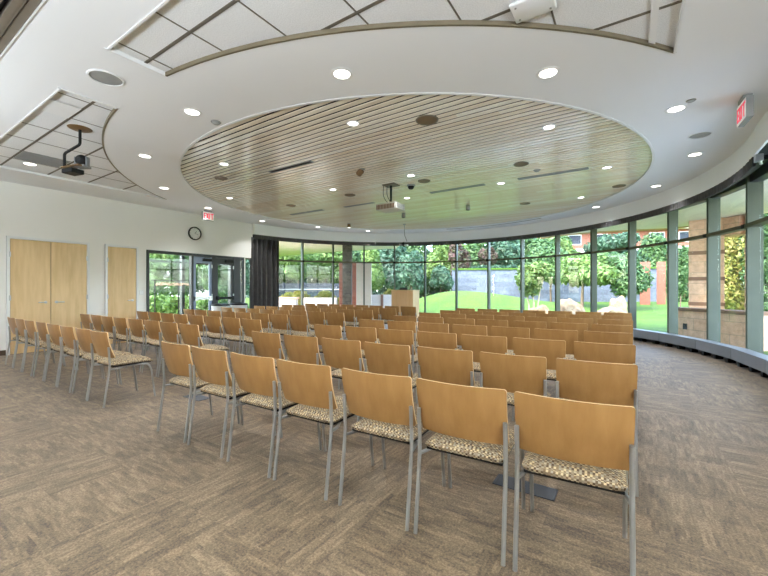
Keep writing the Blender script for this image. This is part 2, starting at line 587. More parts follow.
# round glossy plank ceiling
PZ = CZ + .018
bm = B(); pitch = .104
k0 = int((KC[1] - KR) / pitch) - 1
for k in range(k0, int((KC[1] + KR) / pitch) + 2):
    ya, yb = k * pitch + .020, (k + 1) * pitch - .020
    def half(y):
        d = KR ** 2 - (y - KC[1]) ** 2
        return math.sqrt(d) if d > 0 else 0
    ws = [half(y) for y in (ya, (ya + yb) / 2, yb)]
    if max(ws) < .05: continue
    L = [(KC[0] - w, y) for w, y in zip(ws, (ya, (ya + yb) / 2, yb))]
    R = [(KC[0] + w, y) for w, y in zip(ws, (ya, (ya + yb) / 2, yb))]
    pl = L + R[::-1]
    lo = [bm.verts.new((p[0], p[1], PZ)) for p in pl]; hi = [bm.verts.new((p[0], p[1], PZ + .012)) for p in pl]
    bm.faces.new(lo)
    for i in range(6): bm.faces.new((lo[i], lo[(i + 1) % 6], hi[(i + 1) % 6], hi[i]))
obj('wood_planks', bm, M['planks'], ceil)
bm = B(); prism(bm, arc(KC, KR + .02, 0, 360, 96)[:-1], PZ + .012, PZ + .04); obj('plank_backing', bm, plain('brown_gap_backing', srgb(24, 16, 11), 1.0, spec=0), ceil)
bm = B(); prism(bm, arc(KC, KR + .03, 0, 360, 96)[:-1], CZ - .006, CZ + .02, holes=[arc(KC, KR - .004, 0, 360, 96)[:-1]])
obj('round_edge_trim', bm, M['trimwhite'], ceil)
# dropped curtain pocket: fascia, dark soffit
bm = B(); fo, fi = arc(FC, FR + .03, -5, fa1, 96), arc(FC, FR, fa1, -5, 96)
prism(bm, [(fo[0][0], 4.58)] + fo + fi + [(fi[-1][0], 4.58)], 3.06, CZ + .05); obj('fascia', bm, M['fascia'], ceil)
bm = B(); prism(bm, arc(WC, WR + .3, -22, 176, 80) + arc(FC, FR + .01, fa1, -5, 80) + [(FC[0] + FR, 4.6)], 3.26, 3.62)
obj('pocket_soffit', bm, M['dark'], ceil)
# partition track behind the camera line
bm = B()
box(bm, WX + .01, XR - .01, .845, .90, 3.405, 3.5, 0); box(bm, WX + .01, XR - .01, .775, .815, 3.39, 3.5, 0)
box(bm, WX + .01, XR - .01, .835, .845, 3.43, 3.5, 1)
box(bm, WX + .01, XR - .01, .815, .835, 3.395, 3.5, 0)
box(bm, WX + .01, XR - .01, .735, .775, 3.44, 3.5, 1); box(bm, WX + .01, XR - .01, .56, .735, 3.39, 3.5, 0)
struct(obj('trim_1', bm, [M['pewter'], M['black']]))
bm = bxs(WX + .02, XR - .02, .90, .91, 3.393, 3.42); struct(obj('trim_2', bm, M['trimwhite']))

# walls --------------------------------------------------------------
YE = 7.74
YS0, YS1, ZS = 4.56, 7.42, 2.29
bm = B()
box(bm, WX - .12, WX, YB, YS0, 0, 3.6); box(bm, WX - .12, WX, YS0, YE, ZS, 3.6); box(bm, WX - .12, WX, YS1, YS1 + .05, 0, ZS); box(bm, WX, WX + .10, YE - .05, YE, 3.06, 3.42)
struct(obj('wall_left', bm, M['wall']))
bm = bxs(WX - .12, XR, YB - .12, YB, 0, 3.6); struct(obj('wall_back', bm, M['wall']))
bm = bxs(XR, XR + .12, YB, ps[1] + .12, 0, 3.6)
box(bm, ps[0] - .05, XR, ps[1], ps[1] + .12, 0, 3.6); struct(obj('wall_right', bm, M['wall']))
bm = bxs(WX, WX + .012, YB, 2.02, 0, .1); box(bm, WX, WX + .012, 3.42, 3.70, 0, .1); box(bm, WX, WX + .012, 4.40, 4.49, 0, .1)
struct(obj('baseboard_left', bm, plain('brown_rubber_base', srgb(84, 66, 50), .6)))


# doors on the left wall ----------------------------------------------
def lever(parent, y, sgn):
    bm = B(); f = WX + .05
    lathe(bm, [(0, 0), (.027, 0), (.027, .012), (0, .012)], 14)
    bmesh.ops.rotate(bm, verts=bm.verts, cent=(0, 0, 0), matrix=Matrix.Rotation(PI / 2, 3, 'Y'))
    bmesh.ops.translate(bm, verts=bm.verts, vec=(f - .006, y, 1.02))
    tube(bm, smoothpath([(f, y, 1.02), (f + .045, y, 1.02), (f + .05, y + sgn * .12, 1.02)], 4, .02), .011, 8)
    obj('door_handle', bm, M['chrome'], parent, .6)


def hinge(parent, y, zs):
    for z in zs:
        bm = B(); tube(bm, [(WX + .045, y, z - .05), (WX + .045, y, z + .05)], .011, 8); box(bm, WX + .03, WX + .043, y - .02, y + .02, z - .05, z + .05)
        obj('hinge', bm, M['chrome'], parent)


def wall_door(name, leaves, frame_w=.05):
    y0, y1 = leaves[0][0], leaves[-1][1]
    root = sempty(name)
    bm = B()
    box(bm, WX, WX + .05, y0 - frame_w, y0 - .004, 0, ZS + frame_w); box(bm, WX, WX + .05, y1 + .004, y1 + frame_w, 0, ZS + frame_w)
    box(bm, WX, WX + .05, y0 - .004, y1 + .004, ZS + .004, ZS + frame_w)
    obj('door_frame', bm, M['trimwhite'], root)
    bm = B(); box(bm, WX, WX + .004, y0, y1, 0, ZS); obj('door_shadow_gap', bm, M['dark'], root)
    for i, (a, b, hy, hs, hg) in enumerate(leaves):
        leaf = obj('door_leaf', bxs(WX + .005, WX + .035, a + .002, b - .002, .008, ZS - .002, bev=.002), M['door'], root)
        lever(leaf, hy, hs); hinge(leaf, hg, (.3, 1.12, 1.98))
    return root


wall_door('door_1', [(2.075, 2.69, 2.605, -1, 2.065), (2.695, 3.315, 2.78, 1, 3.325)])
wall_door('door_2', [(3.715, 4.315, 4.23, -1, 3.705)])

# glass storefront and doors to the vestibule --------------------------
sf = sempty('window_16')
Ys = {x: at_x(x, 270, WX)[0] for x in (148, 150, 193.3, 197, 208, 212, 215.5, 218, 231, 233.5, 240, 245, 247.5, 251)}
bm = B()
box(bm, WX - .11, WX + .015, YS0, YS1, ZS - .075, ZS)
box(bm, WX - .11, WX + .015, YS0, YS0 + .07, 0, ZS - .075)
box(bm, WX - .11, WX + .015, Ys[212], Ys[215.5], 0, ZS - .075)
box(bm, WX - .11, WX + .015, Ys[233.5], Ys[240], 0, ZS - .075); box(bm, WX - .35, WX - .13, Ys[240] + .05, Ys[245] + .05, 0, ZS + .2)
box(bm, WX - .11, WX + .015, YS1 - .07, YS1, 0, ZS - .075)
box(bm, WX - .11, WX + .015, Ys[193.3] - .06, Ys[193.3], 0, ZS - .075)
box(bm, WX - .11, WX + .0, YS0 + .07, Ys[193.3] - .06, 0, .1)
obj('window_frame', bm, M['storefront'], sf)
obj('pane', bxs(WX - .06, WX - .05, YS0 + .07, Ys[193.3] - .06, .1, ZS - .075), M['glass'], sf)
obj('pane', bxs(WX - .06, WX - .05, Ys[240], YS1 - .07, 0.02, ZS - .075), M['glass'], sf)


def glass_door(name, y0, y1, fm, bar):
    d = sempty(name); w = .075
    bm = B(); x0, x1 = WX - .05, WX - .005
    box(bm, x0, x1, y0, y0 + w, .01, ZS - .08); box(bm, x0, x1, y1 - w, y1, .01, ZS - .08)
    box(bm, x0, x1, y0 + w, y1 - w, .01, .26); box(bm, x0, x1, y0 + w, y1 - w, ZS - .26, ZS - .08)
    obj('door_frame', bm, fm, d)
    obj('pane', bxs(WX - .033, WX - .023, y0 + w, y1 - w, .26, ZS - .26), M['glass'], d)
    bm = B(); box(bm, x1, x1 + .06, y0 + .02, y1 - .02, .99, 1.06, bev=.008); box(bm, x1, x1 + .07, y0 + .02, y0 + .08, .965, 1.085); box(bm, x1, x1 + .07, y1 - .08, y1 - .02, .965, 1.085)
    obj('push_bar', bm, bar, d)
    bm = B(); box(bm, x1, x1 + .05, y1 - .28, y1 - .02, ZS - .2, ZS - .12)
    tube(bm, [(x1 + .03, y1 - .2, ZS - .14), (x1 + .1, y1 - .3, ZS - .1), (x1 + .02, y1 - .05, ZS - .09)], .008, 6)
    obj('door_closer', bm, M['black'], d)
    for z in (.3, 1.1, 1.95):
        obj('hinge', bxs(x1, x1 + .02, y1 - .012, y1 + .012, z - .05, z + .05), M['chrome'], d)
    return d


glass_door('door_3', Ys[193.3] + .005, Ys[212] - .005, M['doorframe'], M['chrome'])
glass_door('door_4', Ys[215.5] + .005, Ys[233.5] - .005, M['storefront'], M['black'])

# vestibule shell beyond the storefront
VX = -12.5
bm = B(); box(bm, VX - .3, WX - .12, 3.8, 8.6, -.12, -.005); struct(obj('floor_vestibule', bm, M['concrete']))
bm = B(); box(bm, VX - .3, WX - .12, 3.8, 8.6, 2.75, 2.95); struct(obj('ceiling_vestibule', bm, M['soffit']))
vf = sempty('window_17')
bm = B()
for y in (4.2, 5.55, 6.7, 7.75, 8.5): box(bm, VX - .08, VX + .08, y - .045, y + .045, -.005, 2.75)
box(bm, VX - .06, VX + .06, 4.2, 8.5, 2.15, 2.21); box(bm, VX - .06, VX + .06, 4.2, 8.5, -.005, .1); box(bm, VX - .06, VX + .06, 4.2, 8.5, 2.66, 2.75)
obj('window_frame', bm, M['storefront'], vf)
for a, b in ((4.25, 5.5), (5.6, 6.65), (6.75, 7.7), (7.8, 8.45)): obj('pane', bxs(VX - .005, VX + .005, a, b, .1, 2.66), M['glass'], vf)

# round window wall ----------------------------------------------------
mx = [303.2, 333.5, 364.2, 394.4, 424.75, 455.8, 487.7, 520.8, 555.4, 590.8, 628.3, 667.5, 706.7, 745.6]
mang = [ang(WC, on_circle(x, WC, WR)) for x in mx]
step = 10.7
mang = [mang[0] + 2 * step, mang[0] + step] + mang
while mang[-1] > -14: mang.append(mang[-1] - step)
TR = 2.36


def radial_box(bm, a, r0, r1, w, z0, z1, mi=0):
    a = math.radians(a); d = Vector((math.cos(a), math.sin(a), 0)); n = Vector((-d.y, d.x, 0)); c = Vector((WC[0], WC[1], 0))
    ps_ = [c + d * r0 + n * w / 2, c + d * r1 + n * w / 2, c + d * r1 - n * w / 2, c + d * r0 - n * w / 2]
    lo = [bm.verts.new((p.x, p.y, z0)) for p in ps_]; hi = [bm.verts.new((p.x, p.y, z1)) for p in ps_]
    for f in (lo, hi[::-1]): bm.faces.new(f).material_index = mi
    for i in range(4): bm.faces.new((lo[i], lo[(i + 1) % 4], hi[(i + 1) % 4], hi[i])).material_index = mi


def seg_box(bm, a0, a1, r0, r1, z0, z1, mi=0, c=WC):
    A, Bq = math.radians(a0), math.radians(a1)
    ps_ = [(c[0] + r * math.cos(t), c[1] + r * math.sin(t)) for r, t in ((r0, A), (r1, A), (r1, Bq), (r0, Bq))]
    lo = [bm.verts.new((p[0], p[1], z0)) for p in ps_]; hi = [bm.verts.new((p[0], p[1], z1)) for p in ps_]
    for f in (lo, hi[::-1]): bm.faces.new(f).material_index = mi
    for i in range(4): bm.faces.new((lo[i], lo[(i + 1) % 4], hi[(i + 1) % 4], hi[i])).material_index = mi


for i in range(len(mang) - 1):
    a0, a1 = mang[i], mang[i + 1]
    w = sempty('window_%d' % (i + 1))
    bm = B(); radial_box(bm, a1, WR + .012, WR + .225, .055, 0, 3.26); obj('mullion', bm, M['mullion'], w)
    if i == 0:
        bm = B(); radial_box(bm, a0, WR + .012, WR + .225, .055, 0, 3.26); obj('mullion', bm, M['mullion'], w)
    bm = B(); seg_box(bm, a0, a1, WR - .035, WR + .012, TR - .03, TR + .03); seg_box(bm, a0, a1, WR + .012, WR + .19, TR - .012, TR + .012)
    obj('transom', bm, M['transom'], w)
    bm = B(); radial_box(bm, a1, WR - .045, WR + .012, .085, TR - .035, TR + .035); obj('transom_clamp', bm, M['black'], w)
    bm = B(); seg_box(bm, a0, a1, WR + .05, WR + .22, 3.1, 3.26); seg_box(bm, a0, a1, WR + .05, WR + .22, 0, .16)
    obj('window_frame', bm, M['storefront'], w)
    d = .3
    bm = B(); seg_box(bm, a0 - d, a1 + d, WR + .175, WR + .187, .16, TR - .012); obj('lower_pane', bm, M['glass'], w)
    bm = B(); seg_box(bm, a0 - d, a1 + d, WR + .175, WR + .187, TR + .012, 3.1); obj('upper_pane', bm, M['glass'], w)

# baseboard convector ----------------------------------------------------
hb = thing('baseboard_convector', 'long grey metal baseboard heater curving along the foot of the windows', 'heater', (WC[0], WC[1], 0))
aa = [x for x in mang if x < 130]
for a0, a1 in zip(aa, aa[1:]):
    bm = B(); seg_box(bm, a0 - .06, a1 + .06, WR - .20, WR + .005, .095, .285, c=(0, 0)); obj('heater_cover', bm, M['heater'], hb)
    for k in range(3):
        a = math.radians(a0 + (a1 - a0) * (k + .5) / 3); r = WR - .12
        bm = B(); box(bm, -.06, .06, -.035, .035, 0, .1)
        bmesh.ops.rotate(bm, verts=bm.verts, cent=(0, 0, 0), matrix=Matrix.Rotation(a, 3, 'Z'))
        bmesh.ops.translate(bm, verts=bm.verts, vec=(r * math.cos(a), r * math.sin(a), 0))
        obj('heater_foot', bm, M['black'], hb)

# curtain valance / track, curtain ---------------------------------------
vt = thing('curtain_track', 'charcoal curtain track and pleated valance band running around the window head', 'curtain track', (FC[0], FC[1], 0))
a_tr0 = ang(FC, (1.38, 6.85))
bm = B(); N = 900; ins, outs = [], []
for i in range(N + 1):
    a = math.radians(a_tr0 + (fa1 - .3 - a_tr0) * i / N); r = FR - .012 + .006 * math.sin(i * 1.9) + .004 * math.sin(i * .77)
    ins.append((r * math.cos(a), r * math.sin(a))); outs.append(((FR + .025) * math.cos(a), (FR + .025) * math.sin(a)))
for i in range(N):
    q = [bm.verts.new((p[0], p[1], z)) for z in (2.925, 3.057) for p in (ins[i], ins[i + 1], outs[i + 1], outs[i])]
    for f in ((0, 1, 5, 4), (3, 2, 6, 7), (0, 1, 2, 3), (4, 5, 6, 7)): bm.faces.new([q[k] for k in f])
bmesh.ops.remove_doubles(bm, verts=bm.verts, dist=1e-5)
obj('valance', bm, M['curtain'], vt)
bm = B(); ringwall(bm, (0, 0), FR + .06, FR + .14, a_tr0, fa1 - 1, 3.0, 3.06, 90); obj('rail', bm, M['black'], vt)
bm = B(); a = math.radians(a_tr0 - 1.0); q = ((FR + .02) * math.cos(a), (FR + .02) * math.sin(a))
box(bm, q[0] - .02, q[0] + .06, q[1] - .03, q[1] + .05, 2.96, 3.055, bev=.006); tube(bm, [(q[0] + .02, q[1], 3.0), (q[0] + .05, q[1] + .04, 2.93)], .018, 8)
obj('track_bracket', bm, M['chrome'], vt)

cu = thing('curtain', 'dark charcoal full-height curtain gathered at left end of the windows', 'curtain', (FC[0], FC[1], 0))
ca0 = ang(FC, on_circle(279.3, FC, FR + .10)); ca1 = fa1 + .6
bm = B(); N = 260; rows = 8; grid = []
for j in range(rows + 1):
    z = .02 + (2.97 - .02) * j / rows; row = []
    for i in range(N + 1):
        u = i / N; a = math.radians(ca0 + (ca1 - ca0) * u)
        r = FR + .12 + .085 * math.sin(u * 2 * PI * 6 + .5 * math.sin(u * 9)) * (1 - .25 * j / rows) + .012 * math.sin(u * 70 + j * .4)
        row.append(bm.verts.new((r * math.cos(a), r * math.sin(a), z)))
    grid.append(row)
for j in range(rows):
    for i in range(N): bm.faces.new((grid[j][i], grid[j][i + 1], grid[j + 1][i + 1], grid[j + 1][i]))
o = obj('drape', bm, M['curtain'], cu, 3); sm = o.modifiers.new('thickness', 'SOLIDIFY'); sm.thickness = .004
bm = B(); N = 24
for i in range(12):
    a = math.radians(ca0 + (ca1 - ca0) * (i + .5) / 12); p = ((FR + .11) * math.cos(a), (FR + .11) * math.sin(a))
    box(bm, p[0] - .008, p[0] + .008, p[1] - .008, p[1] + .008, 2.96, 3.02)
obj('curtain_carriers', bm, M['black'], cu)

# ------------------------------------------------------------------ chairs
HW = .2275


def backrest_mesh():
    bm = B(); nx, nz = 16, 8; W = .474; z0, z1 = .528, .819; th = .012
    def P(u, w, off):
        x = (u - .5) * W
        z = z0 + (z1 - z0) * w
        # rounded corners
        cr = .014
        zc = z
        ex = abs(x) - (W / 2 - cr)
        if ex > 0:
            s = cr - math.sqrt(max(0, cr * cr - ex * ex))
            zc = z0 + s + (z1 - z0 - 2 * s) * w
        bulge = -.035 * (1 - (2 * u - 1) ** 2)
        y = .036 - .072 * w + .012 * (2 * w - 1) ** 2 + bulge + off
        return bm.verts.new((x * (1 - .02 * (1 - w)), y, zc))
    us = [0] + [.006, .015, .03] + [.03 + .94 * (i + 1) / nx for i in range(nx - 1)] + [.97, .985, .994, 1]
    A = [[P(u, j / nz, 0) for u in us] for j in range(nz + 1)]
    Bk = [[P(u, j / nz, th) for u in us] for j in range(nz + 1)]
    n = len(us)
    for j in range(nz):
        for i in range(n - 1):
            bm.faces.new((A[j][i], A[j][i + 1], A[j + 1][i + 1], A[j + 1][i]))
            bm.faces.new((Bk[j][i], Bk[j + 1][i], Bk[j + 1][i + 1], Bk[j][i + 1]))
    for j in range(nz):
        for i in (0, n - 1): bm.faces.new((A[j][i], A[j + 1][i], Bk[j + 1][i], Bk[j][i])).material_index = 1
    for i in range(n - 1):
        for j in (0, nz): bm.faces.new((A[j][i], A[j][i + 1], Bk[j][i + 1], Bk[j][i])).material_index = 1
    return bm


def cushion_mesh():
    bm = B(); nx, ny = 10, 10; W, y0, y1 = .432, .022, .475
    top, bot = [], []
    for j in range(ny + 1):
        v = j / ny; rt, rb = [], []
        for i in range(nx + 1):
            u = i / nx; x, y = (u - .5) * W, y0 + (y1 - y0) * v
            # round the plan corners
            cx, cy = abs(2 * u - 1), abs(2 * v - 1)
            k = max(0, cx - .8) * max(0, cy - .8) / .04; x *= 1 - .035 * k; y += (-1 if v > .5 else 1) * .012 * k
            e = (1 - cx ** 6) * (1 - cy ** 6)
            z = .452 + .032 * e ** .5 - .018 * max(0, v - .75) ** 2 * 16 + .004 * math.cos((u - .5) * PI)
            rt.append(bm.verts.new((x, y, z))); rb.append(bm.verts.new((x * .97, y * .985 + .004, .438 - .016 * max(0, v - .75) ** 2 * 16)))
        top.append(rt); bot.append(rb)
    for j in range(ny):
        for i in range(nx):
            bm.faces.new((top[j][i], top[j][i + 1], top[j + 1][i + 1], top[j + 1][i])); bm.faces.new((bot[j][i], bot[j + 1][i], bot[j + 1][i + 1], bot[j][i + 1]))
    for j in range(ny):
        bm.faces.new((top[j][0], top[j + 1][0], bot[j + 1][0], bot[j][0])); bm.faces.new((top[j][nx], bot[j][nx], bot[j + 1][nx], top[j + 1][nx]))
    for i in range(nx):
        bm.faces.new((top[0][i], bot[0][i], bot[0][i + 1], top[0][i + 1])); bm.faces.new((top[ny][i], top[ny][i + 1], bot[ny][i + 1], bot[ny][i]))
    return bm


GR, GL = 'beech-backed chairs of the right-hand block', 'beech-backed chairs of the left-hand block'
proto = thing('chair', 'beech-backed chair', 'chair')
obj('backrest', backrest_mesh(), [M['back'], M['edge']], proto, .6)
obj('seat', cushion_mesh(), M['seat'], proto, 1.0)
bm = B(); box(bm, -.205, .205, .04, .445, .420, .437, bev=.004); obj('seat_pan', bm, M['black'], proto)
for s in (-1, 1):
    bm = B(); tube(bm, smoothpath([(s * HW, -.052, 0), (s * HW, .002, .41), (s * HW, .004, .47), (s * HW, -.008, .655)], 4, .08), .0108, 10)
    obj('rear_leg', bm, M['steel'], proto, .7)
for s in (-1, 1):
    bm = B(); tube(bm, smoothpath([(s * HW, .475, 0), (s * HW, .435, .33), (s * HW, .40, .412), (s * (HW - .03), .33, .413)], 5, .05), .0108, 10)
    obj('front_leg', bm, M['steel'], proto, .7)
for s in (-1, 1):
    bm = B(); tube(bm, smoothpath([(s * HW, 0, .405), (s * (HW - .02), .10, .40), (s * (HW - .075), .19, .410), (s * (HW - .03), .33, .413)], 4, .05), .010, 8)
    obj('side_rail', bm, M['steel'], proto, .7)
bm = B(); tube(bm, [(-HW + .06, .2, .405), (HW - .06, .2, .405)], .009, 8); obj('cross_bar', bm, M['steel'], proto, .7)


def dup(root, loc, rz, label, group):
    r = root.copy(); COL.objects.link(r); r.location = loc; r.rotation_euler = (0, 0, rz)
    r['label'] = label; r['group'] = group
    for ch in list(root.children):
        c = ch.copy(); COL.objects.link(c); c.parent = r
    return r


ORD = ['first', 'second', 'third', 'fourth', 'fifth', 'sixth', 'seventh', 'eighth']
rowname = ['nearest row', 'second nearest row', 'third nearest row', 'fourth nearest row', 'fifth nearest row', 'sixth nearest row', 'seventh nearest row', 'farthest row by the lectern']


def rowphrase(r): return rowname[r]


P0, PITCH, DY, YT = -3.607, .5287, 1.0077, 1.797
XL0 = -8.958
# the nearest right-hand row from its leg marks on the carpet (picture columns of left and right rear legs)
legs = [((157.5, 430), (184.2, 440.8)), ((189.2, 442.9), (219.7, 457.9)), ((227, 459.9), (268, 477.5)), ((274.5, 478.8), (324.6, 500.2)),
        ((338, 504), (407.8, 530)), ((415, 531), (503.6, 566.9)), ((514.4, 569.6), None)]
spots = []
for r in range(8):
    for i in range(7):
        t = i + .5 - 3.5; yo = .016 * t + .0029 * (t * t - 8)
        X = P0 + PITCH * i + .2355; Y = YT + DY * r + yo; rz = (.016 + .0058 * t) / .53
        if r == 0:
            a = at_z(*legs[i][0], 0)
            if legs[i][1]: b = at_z(*legs[i][1], 0); X = (a[0] + b[0]) / 2; Y = (a[1] + b[1]) / 2 + .05
            else: X = a[0] + .2275; Y = a[1] + .055
            Y = Y * .5 + (YT + yo) * .5 - .003; X += (.035, .02, .014, .004, .004, 0, 0)[i]
            
        else:
            X += rnd.uniform(-.008, .008); Y += rnd.uniform(-.015, .015); rz += rnd.uniform(-.015, .015)
        k = 'at the aisle end' if i == 0 else ('at the window end' if i == 6 else ORD[i] + ' from the aisle')
        spots.append((X, Y, rz, 'beech-backed chair %s, %s of the right-hand block' % (k, rowphrase(r)), GR))
    for i in range(8):
        X = XL0 + PITCH * i + .2355; Y = YT + DY * r - .006 * (i - 4) + rnd.uniform(-.012, .012); rz = -.011 + rnd.uniform(-.015, .015)
        j = 7 - i
        k = 'at the aisle end' if j == 0 else ('at the door end' if j == 7 else ORD[j] + ' from the aisle')
        spots.append((X + rnd.uniform(-.006, .006), Y, rz, 'beech-backed chair %s, %s of the left-hand block' % (k, rowphrase(r)), GL))
for n_, (X, Y, rz, lab, g) in enumerate(spots):
    if n_ == 0:
        proto.location = (X, Y, 0); proto.rotation_euler = (0, 0, rz); proto['label'] = lab; proto['group'] = g
    else: dup(proto, (X, Y, 0), rz, lab, g)

# ------------------------------------------------------------------ lectern
lx, ly = at_t(405.5, 11.7)
le = thing('lectern', 'light maple block lectern standing before the windows beyond the chairs', 'lectern', (lx, ly, 0), math.radians(8))
bm = B(); box(bm, -.33, .33, -.25, .25, 0, .08); obj('plinth', bm, M['black'], le)
obj('body', bxs(-.36, .36, -.28, -.255, .08, 1.24, bev=.004), M['lectern'], le)
bm = B(); box(bm, -.36, -.335, -.255, .28, .08, 1.24, bev=.003); obj('side_panel', bm, M['lectern'], le)
bm = B(); box(bm, .335, .36, -.255, .28, .08, 1.24, bev=.003); obj('side_panel', bm, M['edge'], le)
obj('top', bxs(-.37, .37, -.285, .285, 1.24, 1.265, bev=.005), M['lectern'], le)
obj('shelf', bxs(-.335, .335, -.255, .25, .7, .72), M['lectern'], le)
lm = thing('lectern_monitor', 'small dark tilted control screen lying on top of the lectern', 'screen', (lx - .06, ly, 1.265), math.radians(8))
bm = B(); box(bm, -.13, .13, -.08, .08, 0, .012); obj('base', bm, M['black'], lm)
bm = B(); box(bm, -.12, .12, -.006, .006, 0, .13, bev=.003); bmesh.ops.rotate(bm, verts=bm.verts, cent=(0, 0, 0), matrix=Matrix.Rotation(-1.15, 3, 'X')); bmesh.ops.translate(bm, verts=bm.verts, vec=(0, -.06, .014))
obj('screen', bm, M['dark'], lm)

# ------------------------------------------------------------------ bins, coat rack, wall things
for px, lab in ((220.5, 'light grey waste bin with black lid by the glass doors'), (239, 'light grey waste bin with black lid nearest the dark curtain')):
    d = ray(px); t = -9.72 / d[0]; p = (d[0] * t, d[1] * t)
    b = thing('waste_bin', lab, 'bin', (p[0], p[1], 0), 0, 'waste bins by the glass doors')
    bm = B(); prof = [(0, 0), (.2, 0), (.215, .03), (.235, .80), (.24, .82), (.225, .82), (.2, .05), (0, .05)]
    lathe(bm, prof, 28); obj('body', bm, plain('pale_bin_plastic', srgb(206, 206, 204), .5), b, .7)
    bm = B(); lathe(bm, [(.245, .82), (.25, .84), (.24, .865), (.13, .885), (.12, .86), (.12, .84), (.245, .822)], 28); obj('lid', bm, M['black'], b, .7)

crx = -11.15
y0, y1 = at_x(153, 281, crx)[0], at_x(192, 281, crx)[0]
cr = thing('coat_rack', 'black coat rack with pale hangers standing behind the vestibule glass', 'coat rack', (crx, (y0 + y1) / 2, 0))
hl = (y1 - y0) / 2; zt = 1.54
bm = B(); tube(bm, [(0, -hl, zt), (0, hl, zt)], .016, 8); tube(bm, [(.09, -hl, zt), (.09, hl, zt)], .01, 8); tube(bm, [(-.09, -hl, zt), (-.09, hl, zt)], .01, 8)
for y in (-hl, 0, hl): tube(bm, [(-.09, y, zt), (.09, y, zt)], .01, 6)
obj('top_rail', bm, M['black'], cr)
for y in (-hl + .05, .15, hl - .05):
    bm = B(); tube(bm, [(0, y, .03), (0, y, zt)], .017, 8); obj('post', bm, M['black'], cr)
    bm = B(); box(bm, -.25, .25, y - .02, y + .02, 0, .03); obj('foot', bm, M['black'], cr)
hg = None
ys = [y0 + .12 + (y1 - y0 - .24) * i / 13 for i in range(14)]
for i, y in enumerate(ys):
    if hg is None:
        bm = B(); tube(bm, smoothpath([(-.20, 0, -.13), (0, 0, -.05), (.20, 0, -.13)], 4, .08), [.012] * 7, 6)
        me_o = obj('coat_hanger', bm, M['hangerwood'], None, .8)
        bm2 = B(); tube(bm2, smoothpath([(0, 0, -.06), (0, 0, -.012), (.016, 0, .02), (-.01, 0, .025)], 3, .012), .003, 6)
        hk = obj('hook', bm2, M['chrome'], me_o)
        hg = me_o; o = me_o
    else:
        o = hg.copy(); COL.objects.link(o); c = hk.copy(); COL.objects.link(c); c.parent = o
    o.location = (crx, y, zt - .01); o.rotation_euler = (0, 0, rnd.uniform(-.5, .5))
    tag(o, 'pale wooden coat hanger on the black rack behind the vestibule glass', 'coat hanger', 'wooden hangers on the coat rack')

cy, cz = at_x(194.5, 233.5, WX)
ck = thing('wall_clock', 'round wall clock with black rim above the glass doors', 'clock', (WX, cy, cz), 0)
def disc_x(prof, seg=32):
    bm = B(); lathe(bm, prof, seg); bmesh.ops.rotate(bm, verts=bm.verts, cent=(0, 0, 0), matrix=Matrix.Rotation(PI / 2, 3, 'Y')); return bm
obj('rim', disc_x([(0, 0), (.185, 0), (.185, .04), (.172, .048), (.16, .04), (.16, .012), (0, .012)]), M['black'], ck, .6)
obj('dial', disc_x([(0, .013), (.159, .013), (.159, .016), (0, .016)]), plain('white_dial', srgb(236, 236, 232), .5, var=.01), ck)
bm = B()
for h in range(12):
    a = h * PI / 6; r0, r1 = .128, .15
    tube(bm, [(.018, r0 * math.sin(a), r0 * math.cos(a)), (.018, r1 * math.sin(a), r1 * math.cos(a))], .004, 4)
obj('hour_marks', bm, M['black'], ck)
bm = B(); tube(bm, [(.02, 0, 0), (.02, .05, .06)], .005, 5); obj('hour_hand', bm, M['black'], ck)
bm = B(); tube(bm, [(.022, 0, 0), (.022, .10, -.03)], .0035, 5); obj('minute_hand', bm, M['black'], ck)

sy, sz = at_x(141.3, 292.5, WX)
sw = thing('light_switch', 'small white light switch beside the single maple door', 'light switch', (WX, sy, sz))
obj('plate', bxs(0, .008, -.05, .05, -.06, .06, bev=.003), M['trimwhite'], sw)
bm = B(); box(bm, .008, .014, -.032, -.006, -.03, .03, bev=.002); box(bm, .008, .014, .006, .032, -.03, .03, bev=.002); obj('rocker', bm, M['fascia'], sw)


